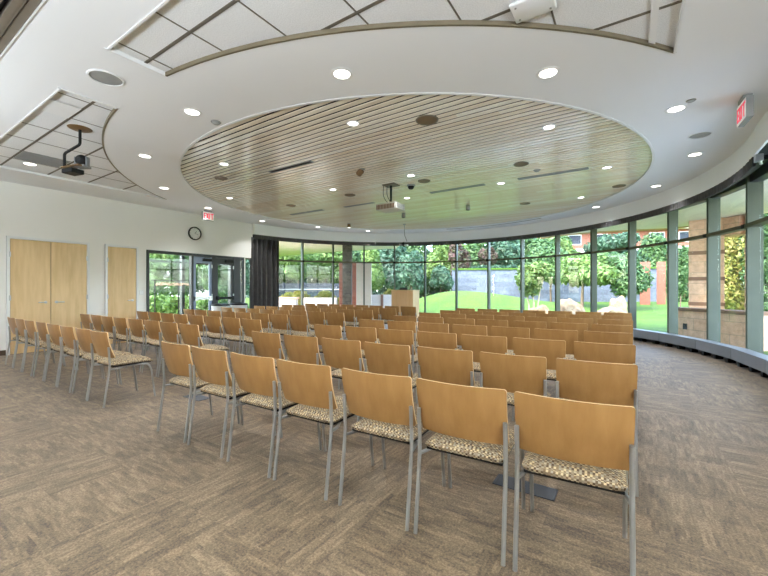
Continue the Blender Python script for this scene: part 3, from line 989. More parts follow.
def exit_sign(loc, rz, label, flip=False):
    s = thing('exit_sign', label, 'exit sign', loc, rz, 'red exit signs hung from the ceiling')
    # local: long axis Y, face toward +X
    obj('housing', bxs(-.03, .03, -.16, .16, -.27, -.045, bev=.006), M['grille'], s)
    obj('ceiling_mount', bxs(-.04, .04, -.09, .09, -.045, 0, bev=.004), M['grille'], s)
    obj('face_panel', bxs(.03, .034, -.15, .15, -.262, -.053), emit('white_sign_face', (.95, .95, .93, 1), .12), s)
    bm = B()
    # EXIT in strokes
    lw = .026; H = .155; zb = -.236
    def stroke(y0, y1, z0, z1): box(bm, .034, .037, y0, y1, zb + z0, zb + z1)
    def diag(ya, za, yb, zb_):
        d = Vector((0, yb - ya, zb_ - za)); n = Vector((0, -d.z, d.y)).normalized() * lw / 2
        q = [Vector((x, ya, zb + za)) for x in (.034, .037)]
        vs = [bm.verts.new((x, ya + n.y * s1 + k * d.y, zb + za + n.z * s1 + k * d.z)) for x in (.034, .037) for k, s1 in ((0, 1), (0, -1), (1, -1), (1, 1))]
        for f in ((0, 1, 2, 3), (4, 5, 6, 7), (0, 1, 5, 4), (1, 2, 6, 5), (2, 3, 7, 6), (3, 0, 4, 7)): bm.faces.new([vs[j] for j in f])
    w = .062
    ys_ = [-.138, -.066, .012, .058]
    y = ys_[0]; stroke(y, y + lw, 0, H)
    for z in (0, H / 2 - lw / 2, H - lw): stroke(y + lw, y + w - .004, z, z + lw)
    y = ys_[1]; diag(y + .006, 0, y + w - .004, H); diag(y + w - .004, 0, y + .006, H)
    y = ys_[2]; stroke(y, y + lw, 0, H)
    y = ys_[3]; stroke(y + .026, y + .026 + lw, 0, H - lw); stroke(y - .004, y + .082, H - lw, H)
    obj('exit_lettering', bm, emit('red_sign_letters', (.95, .09, .16, 1), .3), s)
    return s


exit_sign((-9.44, 5.75, CZ), 0, 'red lettered exit sign hanging above the clock at the glass doors')
exit_sign((1.06, 5.60, CZ), PI + .05, 'red lettered exit sign hanging at the far right by the windows')

# ------------------------------------------------------------------ ceiling fixtures
def light(p, z, power, size=.14, col=(.97, .98, 1)):
    l = bpy.data.lights.new('downlight_lamp', 'AREA'); l.shape = 'DISK'; l.size = size; l.energy = power; l.color = col
    l.spread = math.radians(108)
    o = bpy.data.objects.new('downlight_lamp', l); COL.objects.link(o); o.location = (p[0], p[1], z); return o


dl = thing('recessed_downlight', 'lit round downlight', 'ceiling light', (0, 0, 0), 0, None)
bm = B(); lathe(bm, [(.078, .008), (.082, -.006), (.108, -.004), (.112, .002)], 28); obj('trim_ring', bm, M['trimwhite'], dl, .6)
bm = B(); lathe(bm, [(0, -.001), (.079, 0), (.079, .008), (0, .008)], 24); obj('lens', bm, M['lamp'], dl)
G1, G2 = 'recessed downlights in the white ceiling ring', 'recessed downlights in the plank ceiling'
LW = [((30, 164), 'in the left tiled recess beside the ceiling camera'), ((192, 112), 'in white ceiling between left tiled recess and planks'),
      ((145, 156), 'just right of the left tiled recess'), ((208, 208), 'above the exit sign and wall clock'),
      ((164, 188), 'at the far tip of the left tiled recess'), ((342, 74), 'between upper tiled recess and planks, left of two'),
      ((548, 73), 'between upper tiled recess and planks, right of two'), ((676, 109), 'in white ceiling nearest the right exit sign'),
      ((695, 154.5), 'near the grey flush speaker at right'), ((656, 186), 'between round plank edge and right windows'),
      ((596, 207), 'at far right curve of the white ring'), ((318, 227), 'in white ring right of the curtain'),
      ((262, 221), 'in white ring above the dark curtain'), ((368, 231), 'in white ring straight above the lectern side windows')]
LK = [((353, 123.5), 'nearest the camera'), ((549, 127), 'at the right near side'), ((224, 164), 'at the left edge by a round speaker'),
      ((229.7, 198), 'near the left wall'), ((333, 189.5), 'left of the projector'), ((411, 175.5), 'just beyond the projector mount'),
      ((407, 198), 'right beside the projector body'), ((501, 183.3), 'between the two slot diffusers'), ((607, 167.5), 'near the right rim'), ((581, 197.5), 'beyond the right slot diffuser')]
first = True
POW = 10.0
for lst, G, zz, where in ((LW, G1, CZ, 'lit round downlight %s'), (LK, G2, PZ, 'lit round downlight in plank ceiling, %s')):
    for i, (q, lab) in enumerate(lst):
        z = TZ if (G == G1 and i == 0) else zz
        p = at_z(*q, z)
        if first: o = dl; first = False; o.location = (p[0], p[1], z); o['label'] = where % lab; o['group'] = G
        else: o = dup(dl, (p[0], p[1], z), 0, where % lab, G)
        if G == G2: o.scale = (.8, .8, 1)
        light(p, z - .012, POW)
# the part of the room behind the camera has the same lamps
k_ = 0
for x in (-8.2, -5.4, -2.6, .2, 2.2):
    for y in (-4.6, -1.8): light((x, y), CZ - .012, POW * 1.2)
for x, y in ((2.2, 2.2), (-9.2, .2), (2.3, -.2)): light((x, y), CZ - .012, POW)


def speaker(q, z, label, r=.13, mat='grille', grp=None):
    p = at_z(*q, z); s = thing('ceiling_speaker', label, 'ceiling speaker', (p[0], p[1], z), 0, grp)
    bm = B(); lathe(bm, [(r * .9, .004), (r * .92, -.01), (r, -.008), (r * 1.04, .002)], 30); obj('rim', bm, M['trimwhite'] if mat == 'grille' else M[mat], s, .6)
    bm = B(); lathe(bm, [(0, -.004), (r * .9, -.002), (r * .9, .004), (0, .004)], 30); obj('grille', bm, M['grille'] if mat == 'grille' else M['brass'], s)
    return s


GS = 'round ceiling speakers'
speaker((106, 78), CZ, 'large grey round ceiling speaker between the two tiled recesses', .15, 'grille', GS)
speaker((700, 135), CZ, 'grey round ceiling speaker near the right exit sign', .13, 'grille', GS)
speaker((234, 225.5), CZ, 'grey round ceiling speaker above the end of left wall', .12, 'grille', GS) if False else None
speaker((427, 120), PZ, 'round speaker in plank ceiling nearest the camera', .14, 'bronze', GS)
speaker((221, 178), PZ, 'round speaker at left rim of the plank ceiling', .12, 'bronze', GS)
speaker((424, 181), PZ, 'round speaker in plank ceiling right of the dome camera', .12, 'bronze', GS)
speaker((521, 164), PZ, 'round speaker in plank ceiling before the right slot', .12, 'bronze', GS)
speaker((619, 186), PZ, 'round speaker at right rim of the plank ceiling', .12, 'bronze', GS)
speaker((525, 203.5), PZ, 'round speaker in plank ceiling beyond the slots, right', .12, 'bronze', GS)
speaker((350, 195), PZ, 'round speaker in plank ceiling left of the projector', .12, 'bronze', GS)
speaker((291, 205.5), PZ, 'round speaker in plank ceiling toward the curtain', .12, 'bronze', GS)

for q, lab in (((216, 122), 'small grey smoke detector left of the plank ceiling edge'), ((537, 170), 'small brown detector by the right slot diffuser')):
    z = CZ if q[0] < 300 else PZ; p = at_z(*q, z)
    s = thing('smoke_detector', lab, 'smoke detector', (p[0], p[1], z), 0, 'small ceiling detectors')
    bm = B(); lathe(bm, [(0, -.03), (.03, -.03), (.045, -.02), (.05, 0)], 20); obj('head', bm, M['grille'], s, .6)
    bm = B(); lathe(bm, [(.0, -.006), (.06, -.006), (.062, 0)], 20); obj('base', bm, M['grille'], s, .6)
p = at_z(691, 100.5, CZ)
s = thing('sprinkler_cover', 'tiny flush sprinkler slot beside the downlight near the right exit sign', 'sprinkler', (p[0], p[1], CZ))
bm = B(); lathe(bm, [(0, -.012), (.035, -.012), (.035, 0)], 18); obj('cap', bm, M['grille'], s)
bm = B(); lathe(bm, [(.036, -.004), (.045, -.002), (.047, 0)], 18); obj('ring', bm, M['bronze'], s)

# linear slot diffusers in the planks
GB = 'linear slot diffusers in the plank ceiling'
for x0, x1, y, lab in ((-1.80, -.60, 7.44, 'grey slot diffuser at right of the plank ceiling'), (-3.67, -2.45, 7.44, 'grey slot diffuser right of the projector'),
                       (-6.17, -5.23, 7.5, 'grey slot diffuser just left of the projector'), (-8.09, -6.85, 7.45, 'grey slot diffuser toward the dark curtain'),
                       (-5.45, -4.40, 4.51, 'dark slot diffuser at near left of the plank ceiling')):
    s = thing('slot_diffuser', lab, 'air diffuser', ((x0 + x1) / 2, y, PZ), 0, GB); h = (x1 - x0) / 2
    bm = B(); box(bm, -h, h, -.05, -.036, -.008, .01); box(bm, -h, h, .036, .05, -.008, .01); box(bm, -h, -h + .014, -.036, .036, -.008, .01); box(bm, h - .014, h, -.036, .036, -.008, .01)
    obj('frame', bm, M['grille'], s); obj('slot', bxs(-h + .014, h - .014, -.036, .036, -.002, .01), M['dark'] if y < 5 else M['heater'], s)
# curved slot in the white ring
s = thing('curved_slot_diffuser', 'thin curved air slot in white ring above the middle windows', 'air diffuser', (KC[0], KC[1], CZ))
bm = B(); ringwall(bm, (0, 0), 4.78, 4.81, 64, 103, -.006, .002, 40); obj('slot', bm, M['gridgrey'], s)
# perforated return air panel in the left recess
s = thing('perforated_air_panel', 'dark grey perforated air panel set in the left tiled recess', 'air vent', (-8.1, 2.04, TZ))
obj('panel', bxs(-.28, .28, -.29, .29, -.006, 0), M['grille'], s); bm = B()
for i in range(14): box(bm, -.26 + i * .04, -.245 + i * .04, -.27, .27, -.008, -.006)
obj('slots', bm, M['heater'], s)
s = thing('square_air_diffuser', 'white square air diffuser at near edge of the left tiled recess', 'air vent', (-5.62, 1.56, TZ))
bm = B()
for k in range(4): 
    e = .15 - k * .04
    if e > .03: box(bm, -e * 1.4, e * 1.4, -e, e, -.012 - .0 + k * .003 - .004, -.008 + k * .003 - .004 + .002)
obj('louvres', bm, M['trimwhite'], s)
# white access-point plate at the top of the picture
s = thing('wireless_access_point', 'white rounded plate under the tiles at the top edge', 'access point', (*at_z(533, 7, TZ - .03), TZ))
bm = B(); box(bm, -.15, .15, -.11, .11, -.04, -.012, bev=.012); obj('cover', bm, M['trimwhite'], s, .8)
bm = B()
for x, y in ((-.11, -.07), (-.11, .07), (.11, -.07), (.11, .07)):
    r = lathe(bm, [(0, -.043), (.008, -.043), (.008, -.04)], 10, (x, y, 0))
obj('screws', bm, M['steel'], s); obj('base', bxs(-.06, .06, -.06, .06, -.012, 0), M['trimwhite'], s)

# black conference camera on a bent pipe under the left recess
cx_, cy_ = at_z(80, 128.5, TZ)
d = thing('ceiling_camera', 'black camera on a bent pipe hanging under the left tiled recess', 'camera', (cx_, cy_, TZ), 0)
# view-plane axes: right = (cs, sn), so the cranked pipe steps sideways to the left
Rv = Vector((cs, sn, 0)); 
def V(r, z, f=0): return tuple(Rv * r + Vector((-sn, cs, 0)) * f + Vector((0, 0, z)))
bm = B(); lathe(bm, [(0, -.02), (.10, -.018), (.13, -.004), (.135, 0)], 26); obj('ceiling_plate', bm, M['brass'], d, .6)
k = at_z(80, 128.5, TZ); tcam = -sn * k[0] + cs * k[1]; pxm = tcam / F      # metres per pixel at that distance
bm = B(); tube(bm, smoothpath([V(0, -.01), V(0, -16 * pxm), V(-15.5 * pxm, -25 * pxm), V(-15.5 * pxm, -38 * pxm)], 4, .03), .017, 10); obj('pipe', bm, M['black'], d, .7)
bm = B(); box(bm, -.15, .20, -.05, .05, -.010, .010, bev=.004)
bmesh.ops.rotate(bm, verts=bm.verts, cent=(0, 0, 0), matrix=Matrix.Rotation(YAW - .35, 3, 'Z')); c = Vector(V(-8 * pxm, -38.5 * pxm)); bmesh.ops.translate(bm, verts=bm.verts, vec=c); obj('shelf', bm, M['brass'], d)
bm = B(); box(bm, -.10, .10, -.08, .08, -.06, .0, bev=.01); bmesh.ops.rotate(bm, verts=bm.verts, cent=(0, 0, 0), matrix=Matrix.Rotation(YAW - .35, 3, 'Z')); c = Vector(V(-7 * pxm, -41 * pxm)); bmesh.ops.translate(bm, verts=bm.verts, vec=c); obj('control_box', bm, M['black'], d)
hd = B(); box(hd, -.075, .075, -.07, .07, -.03, .0, bev=.008); box(hd, -.085, -.065, -.03, .03, -.02, .11, bev=.006); box(hd, .065, .085, -.03, .03, -.02, .11, bev=.006)
c = Vector(V(2 * pxm, -37 * pxm)); bmesh.ops.rotate(hd, verts=hd.verts, cent=(0, 0, 0), matrix=Matrix.Rotation(YAW, 3, 'Z')); bmesh.ops.translate(hd, verts=hd.verts, vec=c)
ho = obj('camera_yoke', hd, M['heater'], d)
bm = B(); bmesh.ops.create_uvsphere(bm, u_segments=18, v_segments=12, radius=.075); bmesh.ops.translate(bm, verts=bm.verts, vec=c + Vector((0, 0, .065))); obj('camera_head', bm, M['black'], d, 2)
bm = B(); lathe(bm, [(0, .0), (.03, 0), (.03, .02), (0, .012)], 18); bmesh.ops.rotate(bm, verts=bm.verts, cent=(0, 0, 0), matrix=Matrix.Rotation(PI / 2, 3, 'X')); bmesh.ops.rotate(bm, verts=bm.verts, cent=(0, 0, 0), matrix=Matrix.Rotation(YAW + .3, 3, 'Z')); bmesh.ops.translate(bm, verts=bm.verts, vec=c + Vector((.035, -.05, .065))); obj('lens', bm, M['dark'], d, .6)

# projector under the planks
px0, py0 = at_z(389.5, 184.5, PZ)
px0, py0 = -4.06, 6.42
d = thing('projector', 'grey ceiling projector hanging on a pole from the plank ceiling', 'projector', (px0, py0, PZ), 0)
bm = B(); box(bm, -.14, .14, -.12, .12, -.02, 0, bev=.003); obj('ceiling_plate', bm, M['bronze'], d)
bm = B(); tube(bm, [(0, 0, -.02), (0, 0, -.36)], .022, 12); obj('pole', bm, M['black'], d, .7)
bm = B(); tube(bm, [(-.10, -.07, -.37), (.1, .07, -.37)], .008, 6); tube(bm, [(.10, -.07, -.37), (-.1, .07, -.37)], .008, 6); tube(bm, [(0, 0, -.34), (0, 0, -.40)], .03, 10); obj('bracket', bm, M['brass'], d)
pb = obj('body', bxs(-.25, .23, -.18, .18, -.53, -.39, bev=.015), plain('light_grey_projector', srgb(205, 204, 196), .5), d, .7)
bm = B()
for i in range(12): box(bm, -.23 + i * .036, -.21 + i * .036, -.188, -.178, -.515, -.425)
obj('vent_grille', bm, M['brass'], pb)
bm = B()
for i in range(8): box(bm, .225, .238, -.14 + i * .035, -.122 + i * .035, -.51, -.43)
obj('side_vents', bm, M['grille'], pb)
bm = B(); lathe(bm, [(0, 0), (.045, 0), (.05, .03), (.035, .035), (0, .02)], 20); bmesh.ops.rotate(bm, verts=bm.verts, cent=(0, 0, 0), matrix=Matrix.Rotation(-PI / 2, 3, 'X')); bmesh.ops.translate(bm, verts=bm.verts, vec=(.06, .17, -.465)); obj('lens', bm, M['dark'], pb, .6)
for sx in (-.17, -.08):
    bm = B(); tube(bm, smoothpath([(sx, -.02, -.005), (sx - .01, -.02, -.20), (sx + .06, -.01, -.33), (-.02, 0, -.38)], 6, .12), .006, 6); obj('cable', bm, M['black'], d, .9)

# microphone / camera pole further back
p = at_z(404, 210, PZ - .0)
d = thing('pendant_camera', 'small camera on a bent drop pole before the middle windows', 'camera', (-6.5, 11.0, PZ)); kx = -6.35; ky = 10.6
d.location = (*at_t(404.5, 12.2), CZ if math.hypot(at_t(404.5, 12.2)[0] - KC[0], at_t(404.5, 12.2)[1] - KC[1]) > KR else PZ)
z_ = lambda y: HC + (HY - y) * 12.2 / F - d.location.z
bm = B(); lathe(bm, [(0, -.015), (.05, -.012), (.055, 0)], 18); obj('ceiling_plate', bm, M['grille'], d, .6)
q = 12.2 / F
bm = B(); tube(bm, smoothpath([V(0, 0), V(0, z_(235)), V(2.5 * q, z_(241.5))], 3, .05), .012, 8); obj('pole', bm, M['steel'], d, .7)
bm = B(); bmesh.ops.create_uvsphere(bm, u_segments=14, v_segments=10, radius=.05); bmesh.ops.translate(bm, verts=bm.verts, vec=V(-1 * q, z_(243.5))); obj('camera_head', bm, M['black'], d, 2)
bm = B(); box(bm, -.05, .05, -.05, .05, -.03, .02, bev=.006); bmesh.ops.translate(bm, verts=bm.verts, vec=V(2 * q, z_(245))); obj('camera_base', bm, M['chrome'], d)

# spot cans and dome under the planks
for q, lab, w in (((403.5, 213), 'grey cylindrical spotlight below the projector', 'can'), ((468, 205), 'grey cylindrical spotlight right of the projector', 'can'),
                  ((349, 223.5), 'small lit spotlight near the far rim of the planks', 'lit'), ((362, 169), 'brown angled spotlight near the projector mount', 'tilt')):
    p = at_z(*q, PZ); s = thing('ceiling_spotlight', lab, 'spotlight', (p[0], p[1], PZ), 0, 'spotlights mounted under the planks')
    bm = B(); lathe(bm, [(0, -.015), (.05, -.012), (.05, 0)], 16); obj('base', bm, M['grille'], s, .6)
    bm = B(); L_ = -.13 if w == 'can' else -.13
    lathe(bm, [(0, L_), (.05, L_), (.055, L_ + .02), (.05, -.02), (.02, -.015), (0, -.015)], 20)
    if w == 'tilt': bmesh.ops.rotate(bm, verts=bm.verts, cent=(0, 0, -.02), matrix=Matrix.Rotation(.9, 3, 'Y'))
    obj('can', bm, M['grille'] if w == 'can' else M['brass'], s, .6)
    bm = B(); lathe(bm, [(0, L_ - .004), (.042, L_ - .004), (.042, L_)], 16)
    if w == 'tilt': bmesh.ops.rotate(bm, verts=bm.verts, cent=(0, 0, -.02), matrix=Matrix.Rotation(.9, 3, 'Y'))
    obj('lens', bm, M['lampdim'] if w == 'lit' else M['dark'], s)
p = at_z(411, 185, PZ); s = thing('dome_camera', 'small black dome security camera in planks right of the projector', 'camera', (p[0], p[1], PZ))
bm = B(); lathe(bm, [(0, -.03), (.07, -.03), (.085, -.02), (.085, 0)], 22); obj('housing', bm, M['grille'], s, .6)
bm = B(); lathe(bm, [(.065, -.03), (.06, -.06), (.04, -.085), (0, -.095)], 22); obj('dome', bm, M['black'], s, 2)

# floor boxes
for q0, q1, lab in (((498, 478), (554, 497), 'dark rectangular floor box cover under the near right chairs'), ((187, 396), (207, 399), 'dark rectangular floor box cover under the near left end chairs')):
    a, b = at_z(*q0, 0), at_z(*q1, 0); w = (abs(b[0] - a[0])) / 2 + .01
    s = thing('floor_box', lab, 'floor box', ((a[0] + b[0]) / 2, (a[1] + b[1]) / 2, 0), 0, 'floor boxes under the nearest chairs')
    h = .075
    bm = B(); box(bm, -w, w, -h, -h + .012, 0, .006); box(bm, -w, w, h - .012, h, 0, .006); box(bm, -w, -w + .012, -h, h, 0, .006); box(bm, w - .012, w, -h, h, 0, .006); obj('frame', bm, plain('slate_edge', srgb(70, 76, 86), .5), s)
    obj('cover', bxs(-w + .012, w - .012, -h + .012, h - .012, 0, .005), plain('slate_cover', srgb(74, 78, 84), .7), s)

# ------------------------------------------------------------------ outside
def smooth(a, b, x):
    t = max(0, min(1, (x - a) / (b - a))); return t * t * (3 - 2 * t)


MC = at_t(458, 24)


def ground_z(x, y):
    d = -sn * x + cs * y
    r = math.hypot(x - WC[0], y - WC[1])
    z = -.06 + .45 * smooth(14, 30, r + 2)
    u = (x - MC[0]) * cs + (y - MC[1]) * sn; v = -(x - MC[0]) * sn + (y - MC[1]) * cs
    su = 5.4 if u > 0 else 3.2
    z += 1.15 * math.exp(-(u / su) ** 2 - (v / 4.5) ** 2)
    return z


bm = B()
nr, na = 70, 150
rings = []
for j in range(nr + 1):
    r = WR + .31 + (90 - WR) * (j / nr) ** 2
    row = []
    for i in range(na + 1):
        a = math.radians(-60 + 290 * i / na); x, y = WC[0] + r * math.cos(a), WC[1] + r * math.sin(a)
        row.append(bm.verts.new((x, y, ground_z(x, y))))
    rings.append(row)
for j in range(nr):
    for i in range(na): bm.faces.new((rings[j][i], rings[j][i + 1], rings[j + 1][i + 1], rings[j + 1][i]))
lawn = obj('lawn', bm, M['grass'], None, 3); struct(lawn)
bm = B(); seg_path = arc(WC, WR + .7, -30, 62, 30) + arc(WC, WR + 3.0, 68, 178, 50) + arc(WC, WR + .3, 178, -30, 60); prism(bm, seg_path, -.10, -.005)  # paved strip, widened in pale concrete to bounce neutral light onto soffits and ceiling
struct(obj('path', bm, M['concrete']))
bm = B(); box(bm, -40, WX - .15, -8, 4.0, -.3, -.07); struct(obj('pavement', bm, M['concrete']))
pa = arc(WC, WR + .96, -28, 22, 20) + [(9, 9.4), (17, 12), (18, -2), (4, 1)]  # patio extended outward so its pale paving bounces sunlight onto the ceiling
bm = B(); prism(bm, pa, -.12, -.02); struct(obj('patio', bm, plain('bluish_patio_paving', srgb(216, 220, 224), .8)))


def blocky(name, pts_xy, thick, z0, z1, mat, label, cat, group=None, bands=()):
    """a masonry wall along a plan line"""
    (xa, ya), (xb, yb) = pts_xy
    L_ = math.hypot(xb - xa, yb - ya); rz = math.atan2(yb - ya, xb - xa)
    s = thing(name, label, cat, ((xa + xb) / 2, (ya + yb) / 2, z0), rz, group)
    obj('masonry', bxs(-L_ / 2, L_ / 2, -thick / 2, thick / 2, 0, z1 - z0, bev=.01), mat, s)
    return s, L_


# canopy soffits
ce = [at_z(x, y, 3.22) for x, y in ((262, 258), (285, 256), (310, 254), (335, 252), (350, 251), (396, 248.5), (402, 244))]
inn = [on_circle(x, WC, WR + .36) for x in (402, 380, 350, 320, 300, 270)]
bm = B(); prism(bm, ce + inn, 3.22, 3.5); struct(obj('canopy_left', bm, M['soffit']))
ce = [at_z(x, y, 3.22) for x, y in ((541, 238), (560, 235), (600, 231.5), (633, 229.8), (664, 228.5), (690, 226), (730, 222))] + [(5.6, 6.8), (4.8, 4.6)]
inn = arc(WC, WR + .36, -18, ang(WC, on_circle(541, WC, WR + .36)), 30)
bm = B(); prism(bm, ce + inn, 3.22, 3.5); struct(obj('canopy_right', bm, M['soffit']))
for n_, pts in (('canopy_edge', ce[:7]),):
    bm = B(); tube(bm, [(p[0], p[1], 3.24) for p in pts], .06, 6); struct(obj('trim_3', bm, plain('tan_beam', srgb(206, 168, 120), .6)))


def pier(px, t, wpx, ytop, ybot_z, mat, label, depth=None, rz=0, bands=True, ztop=None, group=None):
    x, y = at_t(px, t); w = wpx * t / F; dp = depth or w
    zt_ = ztop if ztop is not None else HC + (HY - ytop) * t / F
    s = thing('masonry_pier', label, 'pier', (x, y, ybot_z), YAW + rz, group)
    obj('masonry', bxs(-w / 2, w / 2, -dp / 2, dp / 2, 0, zt_ - ybot_z, bev=.01), mat, s)
    if bands:
        for z in (.88, 1.58, 2.3):
            if z < zt_ - ybot_z - .1: obj('stone_band', bxs(-w / 2 - .012, w / 2 + .012, -dp / 2 - .012, dp / 2 + .012, z, z + .1), M['brownband'], s)
    return s


pier(706, 10.5, 26.5, 213, -.05, M['pinkstone'], 'pink sandstone pier outside right windows, with brown bands', .55, -.70, ztop=3.22)
pier(752, 9.5, 10, 213, -.05, M['pinkstone'], 'slim pink sandstone pier outside at the far right', .3, -.75, ztop=3.22)
x0, y0_ = at_t(722, 10.3); x1, y1_ = at_t(747, 9.65)
s, L_ = blocky('stone_lintel', ((x0, y0_), (x1, y1_)), .45, 2.72, 3.2, M['pinkstone'], 'pink sandstone lintel bridging the two outside piers', 'lintel')
x0, y0_ = at_t(678, 10.2); x1, y1_ = at_t(764, 8.1)
s, L_ = blocky('planter_wall', ((x0, y0_), (x1, y1_)), .35, -.06, .72, M['pinkstone'], 'low pink sandstone planter wall outside the right windows', 'wall')
obj('coping', bxs(-L_ / 2 - .04, L_ / 2 + .04, -.22, .22, .78, .86, bev=.01), M['brownband'], s)
obj('drain_plate', bxs(-L_ / 2 + .35, -L_ / 2 + .45, -.2, -.176, .30, .45), M['dark'], s)

# left outdoor pier, white wall, planters, fence
pier(347.5, 16.5, 9, 247, -.05, M['darkstone'], 'dark slate pier rising to the canopy left of the white wall', .5, 0, False, 3.22)
pier(341.5, 17.2, 4, 262, -.05, M['brick'], 'narrow brick pier left of the dark slate pier', .3, 0, False)
pier(355, 16.2, 5, 263, -.05, M['brick'], 'narrow brick pier right of the dark slate pier', .3, 0, False)
a, b = at_t(356.5, 15.9), at_t(371.5, 15.9)
blocky('white_wall', (a, b), .25, -.05, HC + (HY - 262.5) * 15.9 / F, M['whitestucco'], 'tall white rendered garden wall outside left of the lectern', 'wall')
a, b = at_t(270, 15.6), at_t(297, 15.6)
s, L_ = blocky('planter_wall', (a, b), .4, -.05, HC - 8.5 * 15.6 / F, M['whitestucco'], 'low cream planter wall outside right beside the dark curtain', 'wall')
obj('coping', bxs(-L_ / 2 - .05, L_ / 2 + .05, -.25, .25, .93, 1.0, bev=.01), M['pinkstone'], s)
a, b = at_t(303, 17.2), at_t(337, 17.2)
blocky('garden_wall', (a, b), .3, -.05, HC - 9 * 17.2 / F, M['whitestucco'], 'low white garden wall outside between curtain and slate pier', 'wall')
a, b = at_t(371, 17.0), at_t(393, 17.0)
s, L_ = blocky('garden_wall', (a, b), .3, -.05, HC - 6 * 17.0 / F, M['whitestucco'], 'low white garden wall outside just left of the lectern', 'wall')
obj('post', bxs(-.06, .06, -.2, .2, 0, 1.1), M['brownband'], s)
a, b = at_t(262, 26), at_t(346, 26)
L_ = math.hypot(b[0] - a[0], b[1] - a[1]); fz = ground_z(*a)
fe = thing('fence', 'long slate blue fence with pale rail beyond the left garden', 'fence', ((a[0] + b[0]) / 2, (a[1] + b[1]) / 2, .0), math.atan2(b[1] - a[1], b[0] - a[0]))
bm = B(); nb = 60
for i in range(nb): box(bm, -L_ / 2 + i * L_ / nb + .01, -L_ / 2 + (i + 1) * L_ / nb - .01, -.02, .02, .3, 1.68)
obj('boards', bm, M['fence'], fe)
obj('rail', bxs(-L_ / 2, L_ / 2, -.05, -.025, 1.22, 1.30), M['grille'], fe)
for i in range(5): obj('post', bxs(-L_ / 2 + i * (L_ - .12) / 4, -L_ / 2 + i * (L_ - .12) / 4 + .12, -.04, .06, 0, 1.75), M['fence'], fe)

# stone retaining wall behind the mound
a, b = at_t(452, 29), at_t(660, 27)
s, L_ = blocky('retaining_wall', (a, b), .6, 0, 2.75, M['greystone'], 'long grey stone retaining wall behind the grassy mound', 'wall')
obj('capping', bxs(-L_ / 2, L_ / 2, -.4, .4, 2.75, 2.86), M['grass'], s)
GP = 'pink brick piers at the far garden wall'
pier(645, 24, 8.5, 262, .1, M['brick'], 'pink brick pier in the far garden, left one of two', .4, -.6, False, None, GP)
pier(661, 24, 7, 262, .1, M['brick'], 'pink brick pier in the far garden, right one of two', .4, -.6, False, None, GP)

# red brick building beyond
bx, by = at_t(590, 48)
bd = thing('building', 'red brick building with pale bands half hidden behind the trees', 'building', (bx, by, 0), YAW - .25)
obj('wall', bxs(-10, 16, 0, 8, 0, 8.6), M['brick'], bd)
obj('pale_band', bxs(-10.1, 16.1, -.15, 0, 5.9, 6.5), M['concrete'], bd)
obj('roof_edge', bxs(-10.6, 16.6, -.9, 8.5, 8.6, 9.2), M['soffit'], bd)
for i in range(8):
    for z in (3.9, 7.0):
        x = -8.8 + i * 3.1
        wn = obj('window', bxs(x, x + 1.6, -.06, .02, z, z + 1.3), M['trimwhite'], bd)
        obj('pane', bxs(x + .08, x + 1.52, -.08, -.05, z + .08, z + 1.22), M['fence'], wn)
# pale building on the left beyond vestibule
bx, by = at_t(170, 40)
bd = thing('building', 'pale building seen through the vestibule glass behind foliage', 'building', (bx, by, 0), YAW + .5)
obj('wall', bxs(-12, 12, 0, 6, 0, 7), M['whitestucco'], bd); obj('roof', bxs(-12.5, 12.5, -.6, 6.5, 7, 7.4), M['concrete'], bd)
for i in range(6):
    wn = obj('window', bxs(-10 + i * 3.6, -8.2 + i * 3.6, -.05, .02, 2.2, 4.2), M['fence'], bd)


def rock(px, t, w, h, seed, label):
    x, y = at_t(px, t); z = ground_z(x, y)
    bm = B(); bmesh.ops.create_icosphere(bm, subdivisions=4, radius=1)
    for v in bm.verts:
        n = noise.noise(v.co * 1.3 + Vector((seed, 0, 0))) * .35 + noise.noise(v.co * 3.1 + Vector((0, seed, 0))) * .13
        v.co *= 1 + n
        v.co.z = max(v.co.z, -.45)
        v.co.x *= w / 2; v.co.y *= w / 2 * .8; v.co.z = (v.co.z + .35) * h / 1.35
    o = obj('boulder', bm, M['rock'], None, .5, (x, y, z - .05)); o.rotation_euler = (0, 0, YAW)
    tag(o, label, 'boulder', 'sandstone boulders on the lawn'); return o


rock(541, 16.6, .95, .62, 3, 'pale sandstone boulder on the lawn, leftmost, lowest')
rock(567, 15.0, 1.25, .90, 8, 'large pale sandstone boulder on the lawn beside the leftmost one')
rock(611, 14.6, 1.2, .70, 14, 'low pale sandstone boulder in front of a taller one')
rock(617.5, 15.7, .82, 1.02, 5, 'tall tan sandstone boulder at right of the lawn')


def crown_mesh(name, n, rx, rz_, size, seed, lumps=9, hollow=.35):
    r_ = random.Random(seed); bm = B()
    L_ = [(Vector((r_.uniform(-.55, .55), r_.uniform(-.55, .55), r_.uniform(-.6, .6))), r_.uniform(.38, .62)) for _ in range(lumps)]
    for k in range(n):
        c, rad = L_[k % lumps]
        d = Vector((r_.gauss(0, 1), r_.gauss(0, 1), r_.gauss(0, 1))).normalized()
        p = c + d * rad * (hollow + (1 - hollow) * r_.random() ** .5)
        p = Vector((p.x * rx, p.y * rx, p.z * rz_))
        s = size * r_.uniform(.6, 1.3)
        nrm = (d + Vector((r_.gauss(0, .5), r_.gauss(0, .5), r_.gauss(0, .5) + .4))).normalized()
        u = nrm.orthogonal().normalized(); u.rotate(Matrix.Rotation(r_.uniform(0, 6.28), 3, nrm)); w = nrm.cross(u)
        vs = [bm.verts.new(p + u * s * a + w * s * b) for a, b in ((-1, 0), (-.1, .42), (1, 0), (-.1, -.42))]
        bm.faces.new(vs)
    me = bpy.data.meshes.new(name); bm.to_mesh(me); bm.free(); return me


crowns = {}


